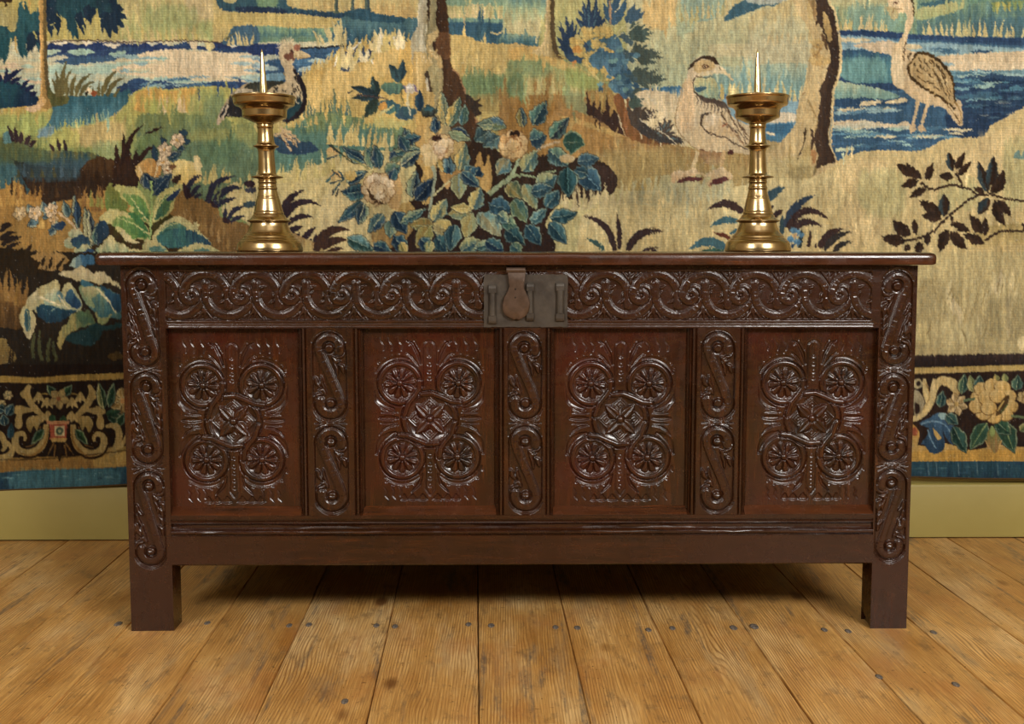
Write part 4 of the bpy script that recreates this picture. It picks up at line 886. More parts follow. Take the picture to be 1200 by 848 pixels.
def paint_branch():
    K, KB = '3c2d24', '33454c'
    for a in ((1056,283,1064,282,1080,279,1097,270,1108,258,1120,248,1132,238,1149,229,1165,229,1180,233,1200,236,1230,240),(1086,219,1092,222,1099,222,1116,217,1128,219,1141,224,1148,231),(1157,282,1165,277,1174,272,1186,271,1215,272),(1121,203,1127,211,1129,219),(1117,253,1117,266),(1080,214,1088,221),(1200,262,1206,276)): S(a, 3, K, 2.4)
    for a in ((1072,207,1051.5,192,6),(1082,210,1063,191,5,-.15),(1087,212,1094,191,5),(1078,213,1057,220,5.5,.1),(1086,221,1066,232,5),(1121,199,1132,178,4.5),(1124,205,1140,190,4.6),(1119,207,1101,207,5.2),(1163,227,1178,198.6,7.5,.22),(1156,227,1143,220,4),(1169,234,1181.7,265.5,6.5,.2),(1171.6,235,1187,255,5,-.1),(1104.7,252.7,1078,235,7),(1104.7,258,1081,253.6,6.5,.15),(1068,276.5,1048,258,7.5,-.1),(1074.4,275.6,1072.6,257,4.2),(1062.5,283,1034,277,7,-.1),(1117.5,262,1138.6,273,5,-.1),(1153,274.7,1138.6,251.7,6.5),(1157,276.5,1156,253.6,4.4),(1155,285.7,1130,274.7,6),(1113,269,1103,296.7,6.8,.1),(1115.7,271,1136,292,7,.1),(1088,272,1088,290,3.8),(1079,284,1078,299,5.6),(1068,288,1060,294,4)):
        L(a[0],a[1],a[2],a[3],a[4],K,K,a[5] if len(a)>5 else 0.,o=None,pw=.8)
    for a in ((1117.5,201,1112,178,5.2,0,KB,K),(1160.6,226,1147,189,6.5,0,KB,K),(1161.5,219.7,1166,183,7,.05,KB,K),(1160.6,231.6,1148,252.7,6.5,0,K,KB),(1107,254.5,1106.5,226,7,.1,KB,K)): L(a[0],a[1],a[2],a[3],a[4],a[6],a[7],a[5],o=None,pw=.8)
def paint_right_ferns():
    K, B, T = '3d2e2c', '2f3f52', '37606a'
    for a in ((870,250,829,246,10,.42,K),(864,260,832,266,8,.25,T),(851,292,807,293,11,.42,T),(856,281,836,273,5,.1,'5a3024'),(868,270,854,275,5,.1,T),(848,296,820,296,5,.2,'2f5648'),(897,236,920,220,11,-.15,'34505c'),(905,256,919,246,7,-.1,K),(915,278,917,252,7,.08,'344a50'),(921,266,957,229,10,-.28,B),(923,268,973,258,9,-.62,K),(926,272,965,266,9,-.42,K),(902,246,906,240,3,0,K),(962,291,990,268,10,-.3,K),(968,294,1000,272,8,-.3,'34302e'),(978,296,1000,284,7,-.3,'34302e'),(938,291,941,268,5,0,'2f3a3a'),(948,290,950,271,4.5,.1,K),(956,291,958,285,3,0,K)): BLD(*a[:5], a[6], a[5])
    for q in ((930,270,3.5),(936,272,3.5),(927,281,4),(935,284,4),(940,276,3)): EL(q[0],q[1],q[2],q[2],'4f82a0','3a6c90',s=1.)
    EL(932,277,2.4,2,'b98a5c'); S([930,286,929,291], 4, '26405a')
    # blades right of the bush
    for a in ((721,294,683,253,8,.38,K),(726,293,723,250,6,.08,K),(736,294,776,271,10,-.38,K),(709,294,687,280,6,.15,'33504c'),(750,298,772,291,4,-.2,K),(762,274,778,272,5,-.3,K),(770,296,762,292,4,0,K)): BLD(*a[:5], a[6], a[5])
def paint_rose_bush():
    T, N_, G, Y, D = '356670', '24405c', '6a8262', 'c4a254', '35281f'
    GL, TL = '8c9870', '5d8a88'
    # shade inside the bush
    P([486,172,498,160,520,170,545,178,556,160,572,158,585,178,600,190,640,182,660,186,690,186,706,190,720,202,716,214,706,226,690,232,660,236,640,262,640,300,470,300,466,276,480,262,478,240,490,225], D, '33241f', s=1.)
    P([556,200,563,178,568,195,573,182,577,205,574,226,566,222,560,230], 'a57f44', 'b08d50'); P([516,200,540,200,530,215,524,222,518,210], '9a7440', 'a88450')
    P([488,150,512,150,518,170,512,196,508,232,498,240,490,226,496,200,486,185], 'a8864c', 'b3904f', s=1.2); P([508,140,520,146,512,166,500,168,498,152], 'b3955a')
    P([530,162,545,166,540,196,530,196], '9f844e')
    P([460,262,470,240,484,240,486,262,478,280,462,290,440,290,438,270], 'a3854a', '8a6a3c', s=1.2); P([455,205,466,200,472,225,466,246,456,240], 'b08c56')
    GR([660,246,690,244,720,240,735,236], 30, 4.6, ['b7a474','a9986a','bba87a'], 3.6, 0, .45)
    P([690,198,706,194,720,202,724,216,716,228,708,218,702,230,698,216,690,222], '3d2e28')
    for a in ((706,200,722,212),(700,208,716,230),(696,214,704,238),(688,220,690,240),(676,226,678,244)): BLD(*a, 4, '3d2e28', -.15)
    GR([652,238,665,238],18,5,['b7a474'],3.4); GR([672,240,716,234],26,4.4,['b9a676','b3a070'],3.4)
    # cream grass in the green meadow
    GR([386,168,400,170,416,168], 30, 5.5, ['b7a062','b09a5c','bda86c'], 5, .02, .5); GR([420,170,440,172,466,170], 24, 5.5, ['b39a5c','b7a062','bda86c'], 5, 0, .5); GR([408,162,420,164],28,4,['b7a062'],4.5,.2)
    GR([427,150,440,148,470,150], 12, 4, ['ab9a54'], 2.5, 0)
    # upper sprig
    for a in ((444,112,436,89,5.2,'2f4a48','2f3f3e'),(447,115,411,101,5.5,'2c4450','283a40'),(444,116,412,115,4.2,'2f4a52','2c3a3c'),(444,117,427,139,7,'3a4a3c','34423a'),(471,97,456,75,6.5,'34565a','304650'),(470,95,473,69,4.8,'34525a','2c4450'),(492,131,492,104,5.4,'2c4a58','203850')): L(a[0],a[1],a[2],a[3],a[4],a[5],a[6],o=None)
    S([418,112,446,115,458,118], 1.8, '4a3a38', 1); S([470,94,471,112,474,122], 1.8, '5d5a3a', 1); S([408,110,414,106], 2, '2c3038', 1)
    EL(460,104,13,7,'55765e','3f5c54',s=1.4,wob=.15); EL(456,126,13,8,'2f5560','3f6a60',s=1.4,wob=.2); P([444,124,452,120,454,128,446,130],'b3803c'); EL(476,133,12,8,'33565e','2f4a5c',s=1.4,wob=.15); EL(503,131,10,7,'3a4a44','2c2a26',s=1.2,wob=.2); EL(503,128,5,2.5,'2f5a66')
    EL(481,104,7,6,'b3a58c'); EL(480,103,3,2.6,'cfc6b8'); S([486,100,489,108],2.4,'6a5878'); S([474,100,476,108], 2, '6a6078'); S([479,110,478,122,482,136], 3, 'b9ae88', 2)
    P([440,136,456,138,470,142,484,140,480,146,460,150,440,148], 'b09c58', 'a39a5c', s=1.2); S([444,136,462,124], 3, 'b3a468', 2)
    def LL(*rows):
        for a in rows: L(*a[:5], *a[5:])
    LL((429,192,402,173,6.5,T,N_),(438,198,430,174,7,G,T),(445,198,440,170,7,N_,T),(456,188,479,174,7,N_,G),(452,204,470,193,9,G,T),(456,214,466,196,6,N_,T),(407,214,431,201,6.5,T,N_,0.,'a9a878'),(430,226,401,226,10,'3d7478',N_),(426,237,397,262,6.5,N_,T),(428,239,421,265,8,'7d8f70',N_,0.,'a9a880'),(450,251,432,274,8,N_,'5d8a88',0.,'a9a880'),(459,257,458,280,8,GL,'5d8478'),(463,248,476,274,11,'35607a',N_),(408,278,440,295,9,TL,'2c5450'),(438,286,460,297,8,T,N_),(462,276,478,298,9,'2c5a6c',N_),(470,284,476,298,6,Y,OL))
    LL((474,150,488,180,5,G,N_),(470,166,494,160,7,T,N_),(462,178,494,174,7,GL,T),(478,178,468,158,7,N_,T),(470,195,494,176,8,GL,N_,0.,'b0aa80'),(482,232,489,200,8,GL,N_),(487,235,509,209,10,'26405c','1f3450'),(470,262,500,244,6,GL,T))
    # buds
    for x, y in ((391,179),(394,208)):
        EL(x,y,7,6.5,'b78f56','b59a60',s=1.2); S([x-4,y-8,x+8,y+2],2,'2a3038',1); S([x-6,y+8,x+6,y+4],2.4,'2c4450',1)
    S([389,171,402,182,417,193], 2.2, '33402e', 1); S([398,201,403,210,396,220,392,228], 2.6, '2c4a54', 1.2); S([384,214,394,202], 3, '34585c', 1); S([413,186,428,196,444,206], 2, '7a7a4a', 1); S([392,222,390,230],1.6,'2a2a30'); S([398,222,395,231],1.6,'2a2a30')
    EL(412,206,7,6,'b3985a','a88a48'); 
    RO(444,222,19,'b99a6c','cdb48c','4a3020')
    EL(440,212,10,7,'cfb896','bfa27a',s=1.); EL(452,218,8,10,'d0b892','c3a578',s=1.); P([431,220,436,228,446,236,451,240,442,238,434,232], '4a3422'); EL(446,230,5,6,'d2bd98')
    # stems
    S([500,180,506,192,510,206,508,222,505,240,503,262], 4.4, '8f9478', 3.4); S([508,230,516,222,536,206,552,196], 2.6, 'a9a070', 2)
    S([573,228,584,219,598,209,604,198,611,184], 6, '84906c', 4); S([596,208,614,206,632,209], 3.4, '7d8a64', 2); S([630,176,641,171,657,166], 4, 'a9926c', 2.4); S([636,203,652,201], 2, '7d8a64')
    # middle leaves
    LL((522,148,517,106,7,Y,'6f8674'),(526,149,540,113,8,Y,'4f7468'),(542,148,546,122,6,T,'4a6c5c'),(530,151,552,164,7.5,N_,'2f5a70'),(526,155,552,165,6,'7d9068',GL),(511,157,510,136,6,'2c5068',N_),(539,200,546,168,9,Y,'587a70'),(525,203,511,180,6,Y,'b39450'),(529,205,523,181,7,'5d8690','345c70'),(546,204,556,196,8,T,N_))
    LL((538,203,539,234,10,'7d9070','a9a068',0.,'5d7f88'),(541,202,563,220,8,'3f6a70',N_),(556,206,562,196,9,'2f5a6c',N_),(523,204,526,196,4,T,N_))
    YY = 'c6ac60'
    LL((507,260,524,233,9.5,YY,'5f827c'),(553,248,524,252,9,'6a7d64',YY),(553,246,528,243,6,YY,YY),(554,247,564,219,9.5,YY,'5a8080'),(554,251,545,281,10,GL,YY),(561,249,577,270,9,TL,'9aa884'),(508,264,480,264,9,'6d7444','a98a48'),(508,262,536,276,11,YY,'b9a66c'),(505,264,488,291,10,'8d8a4c','a98c48'),(512,276,523,298,10,'3f7070','26485c'),(534,263,527,295,10,'4f7c7c','2c5464'),(540,296,570,288,10,'aaa468','3a6a78',-.3),(494,278,505,298,8,T,N_),(568,290,590,298,9,GL,T),(556,292,580,282,6,GL,T),(506,282,500,300,6,YY,G))
    LL((573,239,602,248,12,'3a6a80','2c5468'),(566,249,588,278,11,TL,'b3a878'),(592,268,616,288,10,'2c5a60','22404c'),(588,258,606,266,9,G,'3f6a60'),(602,234,618,262,10,'2f5a58','7a8a5c'),(595,215,612,233,10,'4a5c44','b09a58'),(615,216,629,246,9,'4f7c74','b0a56a'),(597,187,582,206,10,'3d6f7c','b3a474'),(612,202,630,176,10,'a39a60','4f7a78'),(629,220,654,206,12,'9a9c6c','3d6a74'),(622,226,648,220,9,'3a6674','2f5464'),(640,244,656,223,9,'3d7078','2c5464'),(645,256,678,250,9,'3d7078','26505c'),(622,262,642,244,7,TL,T),(617,264,635,288,10,'2c5a68','24485c'),(644,261,665,286,10,'3d7078','2a5060'),(570,282,592,296,9,T,N_),(600,286,612,299,8,G,T),(584,250,596,262,8,GL,'3a6470'))
    LL((613,150,610,126,6,'8d7c40','34505c'),(624,147,641,119,10,'4f7a6c','2c4854'),(645,163,667,138,9,'4f7c68','33404c'),(621,165,641,160,12,'4f7a70','2f4c62'),(660,168,686,170,13,'26483f','3a6454',-.15,None,'6a8a62'),(643,176,667,195,11,'6a8a70','3a606c'),(677,190,703,186,9,'3f6a7c','34586c'),(681,198,705,225,13,'3d6a80','2c5068',0.,'5d8a98'),(665,196,667,232,12,'2f6066','22484c',0.,'4a7a78'),(690,204,672,200,8,'34606c','2c4a58'))
    LL((571,141,595,150,8,'3d6478','7a8a60'),(576,152,556,166,11,'4f7474','3f5c60'),(586,160,566,172,10,'5a7c78','3d5c64'),(580,146,560,146,7,'8d9468','5a7468'))
    EL(665,186,9,5,'b09a70','a88c5c')
    RO(602,170,17,'b59460','c3a473','4a2f1e'); EL(604,158,6,4.5,'2f211a',wob=.2); EL(592,164,5,5,'b98f58')
    RO(517,172,15,'b79a68','c9b088','4a3020'); EL(512,162,6,3.5,'3a2620',wob=.2); EL(514,178,9,8,'c9b08c','bfa07a',s=1.); EL(500,176,8,7,'c0a676','b39860',s=1.)
    RP(444,223,17,'8f6a44',9); RP(602,170,15,'8a5c34',8); RP(516,174,12,'94704a',7)
    P([496,182,506,178,514,186,508,194,498,194], 'c0a878', 'b39a66')
def paint_border():
    # ---- left side, yarn colours darkened to paint in the dimmer light
    P([-60,428,700,424,700,620,-60,620], '241b16', sm=0)
    P([-60,441,0,441,40,443,80,440,145,437,300,430,300,438,145,444.5,80,447.5,40,450,0,449,-60,449], '80672e','8a6e34', s=1.2)
    P([-60,540,0,538,60,536,120,534,152,527,300,520,300,600,-60,600], '84652f', '7a5e2e', s=1.4, sm=0); M([-60,542,150,540,150,552,-60,556], '7d5c2e', .7, fe=5); M([120,526,152,526,152,544,110,546],'a08444',.7,fe=5)
    C1, C2, GD = '8c7644', '75602f', '2b482c'
    def both(f):
        f(1)
        f(-1)
    cx = 69
    for s in (-1, 1):
        X = lambda x: cx+s*(x-cx)
        # big scroll
        S([X(v) if i % 2 == 0 else v for i, v in enumerate([85,500,87,515,92,526,102,533,112,533,120,528,124,518,122,510,114,507,108,512,110,520,115,521])], [8,11,11,10,10,10,10,9,8,6,4], '2a1c12')
        S([X(v) if i % 2 == 0 else v for i, v in enumerate([85,498,87,514,92,525,102,531,112,531,119,527,122,518,120,511,114,509,110,513,111,518])], [6,8.5,9,8.5,8,8,8,7,6,4,3], C1)
        S([X(v) if i % 2 == 0 else v for i, v in enumerate([83,500,85,516,92,528,104,535,116,532])], [1,2.5,3,2.5,1], '7a5a2a')
        S([X(v) if i % 2 == 0 else v for i, v in enumerate([92,500,94,512,100,522,110,525])], 1.2, '6a4c24')
        # rising acanthus
        S([X(v) if i % 2 == 0 else v for i, v in enumerate([82,494,94,484,104,472,108,460,104,452])], [4,7,8,8,4], C1)
        for q in ([104,466,110,458,116,462,112,468],[98,482,108,478,120,476,124,484,116,486],[108,480,118,484,122,494,118,502,113,498,114,488]): P([X(v) if i % 2 == 0 else v for i, v in enumerate(q)], C1, '8c7440', s=1.)
        EL(X(118),499,4.5,4.5,C1); 
        P([X(v) if i % 2 == 0 else v for i, v in enumerate([88,494,96,488,106,490,109,498,104,508,100,500,96,506,93,498])], C1, C2, s=1.)
        L(X(88),504,X(103),522,5,'30552f','25402a')
        # bell drops
        S([X(v) if i % 2 == 0 else v for i, v in enumerate([76,466,84,462,94,464,102,470])], 1.6, C2)
        for x, y in ((84,474),(94,468),(83,490)):
            x = X(x); P([x,y-8,x+5,y-2,x+7,y+5,x+2,y+2,x,y+6,x-2,y+2,x-7,y+5,x-5,y-2], C1, '9c8650')
        L(X(74),464,X(84),452,5,'2f5536','244030')
    FL(68,468,13,5,C1,'7a4a2a',.2,'9c8650',.34)
    L(60,486,61,500,4,GD,'24402a'); L(74,488,72,502,4,GD,'24402a')
    P([54,495,80,495,78,499,77,513,78,516,56,516,58,512,57,499], '86402c', sm=0); P([53,494,81,494,80,498,54,498], '9a6a44', sm=0); P([63,500,75,500,75,512,63,512], 'a89468', sm=0); EL(69,506,4.5,4.5,'3a4c3a'); EL(69,506,2,2,'8a8a60'); P([58,514,78,514,76,519,60,519], '9a7c40', sm=0)
    P([69,518,72,530,69,542,66,530], '2a2018'); 
    for a in ((62,520,54,536),(76,520,86,534),(64,522,62,538),(75,522,78,538)): S(a, 2.4, '6a4c24', .7)
    # neighbours of the first scroll group
    for q in ((8,464,6),(1,474,5)): FL(q[0],q[1],q[2],6,'a28f5c','5a5a40',.2)
    for a in ((6,488,14,474,6),(4,500,2,486,6),(10,516,12,496,4),(4,482,-6,478,6)): L(*a[:5], '274a58', '1f3c44')
    S([-20,540,0,538,10,534,12,526,4,518,-4,510], [6,8,8,6,5,4], C1); S([-10,504,0,512,4,524,0,530], [7,8,6,3], C1)
    FL(144,470,16,6,'a8894c','a0703c',.5,'8c6c38'); 
    for a in ((122,480,116,448,6),(128,478,134,448,5),(126,488,146,492,7),(138,500,146,484,5),(124,486,142,482,4)): L(*a[:5], '8a8448' if a[4] == 6 else '2c4a30', '25402c')
    S([128,536,140,526,150,510], [2,6,4], C1, sm=1); S([124,500,136,500,140,512,134,526,128,534], [3,8,8,5,3], C1); S([138,530,152,524], 5, C2)
    S([-60,538,0,540,60,538,150,528], 1.4, '3a2a18', 1)
    # ---- the run of the border behind the chest
    P([600,419,1060,417,1060,620,600,620], '2b201b', sm=0); P([300,430,1060,430,1060,437,300,438], '94793a', sm=0); P([300,524,1060,524,1060,600,300,600], '8f7038', sm=0)
    for i, x in enumerate(range(196, 1050, 66)):
        if i % 2: FL(x, 478, 22, 8, 'a08850', '6a4a2a', .2, '8f7440'); L(x-8, 500, x-24, 520, 8, '2f5a50', '26483f'); L(x+8, 500, x+24, 520, 8, '2f5a50', '26483f')
        else: S([x-24, 452, x-10, 470, x-12, 500, x+6, 516, x+20, 502, x+10, 492], [4, 8, 9, 8, 7, 4], 'a08850'); L(x+4, 470, x+20, 450, 7, '33587a', '24405c')
    # ---- right side
    P([1040,418,1260,414,1260,620,1040,620], '30241f', sm=0)
    P([1040,417,1075,417,1130,416,1200,415,1260,414,1260,429,1200,429,1130,430,1075,431,1040,431], '382c2a', '2c2422', s=1.)
    P([1040,431,1075,431,1130,430,1200,428,1260,427,1260,434,1200,435,1130,437,1075,438.5,1040,439], 'a58c4c', 'b0965a', s=1.)
    P([1040,524,1072,522,1095,524,1110,520,1140,528,1170,522,1200,524,1260,524,1260,600,1040,600], 'a8884a', 'a57e38', s=1.2); M([1060,530,1200,528,1200,541,1060,543], 'b08434', .7, fe=5)
    B = 'b59f68'
    S([1060,494,1078,488,1090,474,1096,456,1104,446,1112,448,1118,458], [4,8,9,8,9,9,4], B); S([1090,476,1086,460,1084,444], [6,8,3], B); S([1094,470,1094,456,1096,444], [4,6,3], 'c0aa74')
    P([1102,444,1112,442,1122,446,1126,456,1124,466,1118,460,1112,454,1106,452], B, 'a98c54', s=1.2); S([1086,450,1090,466,1080,484], 1.2, '8a6c3c', .6)
    EL(1076,450,6,6,'a89a70'); EL(1077,450,2.5,3,'302420'); P([1072,458,1080,462,1084,472,1080,484,1072,486], '9a9070', '85785a'); P([1073,472,1078,476,1078,484,1073,484],'302420')
    FL(1122,474,14,6,'c0a878','a8894c',.3,'b39560',.3)
    for a in ((1128,462,1132,438,6,'6a8a5c','2c5550'),(1142,460,1138,440,6,'a09a5c','7a8a54'),(1148,460,1150,440,7,'3a6a64','26484c'),(1102,478,1106,458,6,'2f5a54','24484c'),(1192,458,1194,440,7,'4a7460','2c5048'),(1180,448,1178,438,4,'8a8a54','7a8450'),(1170,448,1168,439,4,'b0964c','8a8a54')): L(*a)
    BL2 = '33587a'
    P([1078,496,1090,490,1100,484,1112,488,1118,496,1120,510,1118,522,1110,514,1106,506,1108,520,1106,528,1098,532,1090,530,1084,522,1080,520,1086,512,1090,504,1084,500], BL2, '24405c', s=1.2)
    P([1094,502,1100,508,1104,514,1100,516,1096,510], 'a98a4c'); S([1080,497,1096,494,1110,500,1117,514], 2, '5d86a0', 1); S([1088,504,1092,516,1098,526], 2, '5d86a0', 1); P([1100,486,1108,484,1112,490,1104,492], '7a9a98')
    for a in ((1110,486,1124,498,7,'34605c','2c5050'),(1118,500,1134,532,9,'2f5a50','26483f'),(1158,496,1138,528,10,'2f5544','3f6a4c',0.,'7a8a58'),(1176,494,1190,532,11,'2c5040','365f48',0.,'7a8a58'),(1168,494,1186,510,9,'3a6448','2c5040')): L(*a)
    P([1158,508,1164,502,1170,508,1174,520,1168,532,1162,526,1158,520], '6a6a3c', '8a6c40', s=1.2); S([1160,526,1156,516],2,'b08c50',1); S([1172,526,1175,516],2,'b08c50',1); EL(1164,506,3,6,'7a8a4c')
    # peony
    for i, (dx, dy, r) in enumerate(((-16,-6,9),(-12,-16,9),(0,-20,9),(12,-18,9),(20,-8,8),(22,4,8),(16,14,8),(2,16,9),(-10,12,9),(-18,4,9),(-6,-6,10),(6,-8,9),(-4,6,9))):
        EL(1164+dx,473+dy,r+.8,r*.95,'6a4c28'); EL(1164+dx,473+dy-.5,r,r*.9,'c0a468','ad8c4c',g=(1164+dx-r,473+dy-r,1164+dx+r,473+dy+r),s=1.)
    P([1172,476,1178,466,1184,464,1182,474,1176,484,1168,488,1170,480], '4a3822'); S([1170,482,1178,470], 1.6, 'b0924c'); S([1174,484,1182,474], 1.6, '3a5030')
    FL(1200,466,8,5,'b9a068','8a6c3c',.2); S([1130,470,1144,468], 3, '5a6c4c'); S([1186,488,1204,490], 3, '5a6a48'); L(1196,506,1206,496,5,'8a8a50','5a6a44')
    P([1058,500,1068,496,1078,508,1072,528,1058,530], 'b0823c', 'a88c50'); EL(1072,506,4,5,'8f4a30')
def paint_galloon():
    y0 = 536
    P([-60,556,0,555,40,552,80,551,110,549.5,150,547,400,540,800,538,1040,541,1072,541,1200,541,1260,541,1260,640,-60,640], '234a5c', '203c52', g=(0,545,0,575), s=1.6, sm=0)
    M([20,556,130,550,130,572,20,574], '38707a', .7); SC((0,556,150,566), 12, ['4f7c84','27485c','3a6c7c'], 21, (3,9), (.8,1.6)); SC((1075,543,1200,556), 8, ['2c5068','24405a','35606c'], 22, (3,8), (.8,1.6))
    for x in (1088,1098,1124,1146,1170): S([x,542,x+1,558], 1.2, '4a6c78')
def weave():
    """downsample, add the hachured edges, ribs and yarn variation"""
    h, w = CV.shape[:2]
    r = np.random.RandomState(3)
    cw = 3
    cols = np.repeat((r.rand(w//cw+2)-.5), cw)[:w]
    band = noise(5, 22, 31)
    low = np.where((np.arange(h)/SS+TY0)[:, None] > 425, .35, 1.)
    off = (cols[None]*2*SS*1.2*(.35+band)*low).round().astype(int)
    yy = np.clip(np.arange(h)[:, None]+off, 0, h-1)
    A = CV[yy, np.arange(w)[None]]
    off2 = ((noise(3, 2.2, 32)-.5)*SS*2.0*low).round().astype(int)
    A = A[np.arange(h)[:, None], np.clip(np.arange(w)[None]+off2, 0, w-1)]
    A = A.reshape(h//SS, SS, w//SS, SS, 3).mean((1, 3))
    H, W = A.shape[:2]
    y, x = np.mgrid[0:H, 0:W]
    g = 1+.11*(r.rand(H, W)-.5)+.10*(np.repeat(r.rand(H//3+1, W), 3, 0)[:H]-.5)+.06*(np.repeat(r.rand(H, W//5+1), 5, 1)[:, :W]-.5)
    g *= 1+.035*np.cos(y*2*np.pi/2.9)+.02*np.cos(x*2*np.pi/2.3)
    g *= 1+.20*(noise(1.8, 12, 33)[::SS, ::SS]-.5)+.13*(noise(4.5, 30, 35)[::SS, ::SS]-.5)+.10*(noise(40, 30, 34)[::SS, ::SS]-.5)
    A = A*g[..., None]
    t = np.repeat(r.rand(H//4+1, W), 4, 0)[:H, :, None]-.5
    A = A+t*np.array([.035, .0, -.035])
    f = (r.rand(H, W) > .9975)[..., None]
    A = np.where(f, A*.6+.28, A)
    A = A+(A.mean(2, keepdims=True)-.45)*.06
    gr = A@np.array([.3, .59, .11]); bl = np.clip((A[..., 2]-A[..., 0])*3+.35, 0, 1)
    k = (.87-.20*bl)[..., None]
    A = gr[..., None]+(A-gr[..., None])*k
    return np.clip(A, 0, 1).astype(np.float32)
def paint_all():
    paint_field(); paint_left(); paint_low_left(); paint_low_right(); paint_trees(); paint_birds(); paint_right_tree(); paint_rose_bush(); paint_branch(); paint_right_ferns(); paint_border(); paint_galloon()
    return weave()

# ================================================================ setting: floor, walls, skirting
WALL_Y, RX0, RX1, RY0, RZ = 0.6855, -2.4, 2.5, -4.4, 2.75
floor = structure(box('floor', RX0, RX1, RY0, WALL_Y+.1, -.08, -.024, GAP))
seams = [-1.955, -1.80, -1.64, -1.48, -1.325, -1.165, -1.0, -.838, -.674, -.512, -.362, -.199, -.0356, .127, .289, .449, .609, .765, .914, 1.080, 1.24, 1.405, 1.565, 1.73, 1.89]
SL = -.0177                                    # the boards run a degree off square to the wall
planks = []
for i in range(len(seams)-1):
    a, b = seams[i]+.0007, seams[i+1]-.0007; c = (a+b)/2
    bm = bmesh.new(); r = np.random.RandomState(i)
    ys = [RY0, -2.0, -1.2, -.6, -.3, 0, .3, WALL_Y-.002]
    top = []
    for y in ys:
        ja, jb = r.uniform(-.0006, .0006, 2); dz = r.uniform(-.0007, .0007)
        pr = [(a+ja, -.022), (a+ja, -.0022+dz), (a+ja+.0013, dz), (c, dz+.0005), (b+jb-.0013, dz), (b+jb, -.0022+dz), (b+jb, -.022)]
        top.append([bm.verts.new((x+SL*y-c, y, z)) for x, z in pr])
    for p, q in zip(top, top[1:]):
        for k in range(len(p)-1): bm.faces.new((p[k], q[k], q[k+1], p[k+1]))
    bm.faces.new(top[0]); bm.faces.new(top[-1][::-1])
    o = bm_obj('plank', bm, PINE, floor, smooth=True); o.location.x = c
    planks.append((o, seams[i], seams[i+1], c))
nailm = bpy.data.meshes.new('nail'); bm = bmesh.new()
bmesh.ops.create_uvsphere(bm, u_segments=12, v_segments=6, radius=1)
for v in bm.verts: v.co = Vector((v.co.x*.0076, v.co.y*.0150, v.co.z*.0016))
bm.to_mesh(nailm); bm.free(); nailm.materials.append(NAIL)
for p in nailm.polygons: p.use_smooth = True
for px, py in ((138.5,731),(243,730),(339,733),(362,732),(441,733),(463,734),(549,731.6),(575.6,733),(651,735),(676.6,735.6),(760,738),(788,736),(859.5,735.6),(883.7,734),(966,738),(994,739.6),(1094,741),(1030,793),(1120,802),(404,822)):
    r_ = ray(px, py); t_ = -EYE/r_[2]; x, y = r_[0]*t_, -DIST+r_[1]*t_
    for o, a, b, c in planks:
        if a <= x-SL*y < b:
            q = link(bpy.data.objects.new('nail', nailm), o); q.location = (x-c, y, .0007)
            sc = .75+.35*((px*7) % 1.0); q.scale = (sc, sc, 1)
structure(box('wall_back', RX0, RX1, WALL_Y, WALL_Y+.1, -.024, RZ, PAINT))
structure(box('wall_left', RX0-.1, RX0, RY0-.1, WALL_Y+.1, -.024, RZ, PLASTER))
structure(box('wall_right', RX1, RX1+.1, RY0-.1, WALL_Y+.1, -.024, RZ, PLASTER))
structure(box('wall_front', RX0, RX1, RY0-.1, RY0, -.024, RZ, PLASTER_D))
structure(box('ceiling', RX0-.1, RX1+.1, RY0-.1, WALL_Y+.1, RZ, RZ+.1, PLASTER))
zb = float(at_y(1150, 566.5, WALL_Y-.014)[2])
structure(sweep('baseboard_back', [(WALL_Y-.0005, .0035), (WALL_Y-.016, .0035), (WALL_Y-.016, zb-.006), (WALL_Y-.0145, zb-.002), (WALL_Y-.011, zb), (WALL_Y-.0005, zb+.001)], [RX0+.001, RX1-.001], PAINT))

# ================================================================ tapestry
PIC = paint_all()
def pic_lin(px, py):
    """sample the woven picture (mirrored on beyond its painted edge), as linear colour"""
    u = np.abs(np.asarray(px)-TX0); v = np.abs(np.asarray(py)-TY0)
    u = np.where(u > TW-2, 2*(TW-2)-u, u); v = np.clip(v, 0, TH-2); u = np.clip(u, 0, TW-2)
    ui, vi = u.astype(int), v.astype(int); fu, fv = (u-ui)[..., None], (v-vi)[..., None]
    c = (PIC[vi, ui]*(1-fu)+PIC[vi, ui+1]*fu)*(1-fv)+(PIC[vi+1, ui]*(1-fu)+PIC[vi+1, ui+1]*fu)*fv
    return np.where(c <= .04045, c/12.92, ((c+.055)/1.055)**2.4)
TY_ = WALL_Y-.028
def fold(px, py):
    return .0055*np.sin(px/83+.6+py/900)+.0035*np.sin(px/37+py/400)+.0025*np.sin(py/71+px/300)+.004*np.exp(-((px-590)/10)**2)*np.clip((300-py)/300, 0, 1)
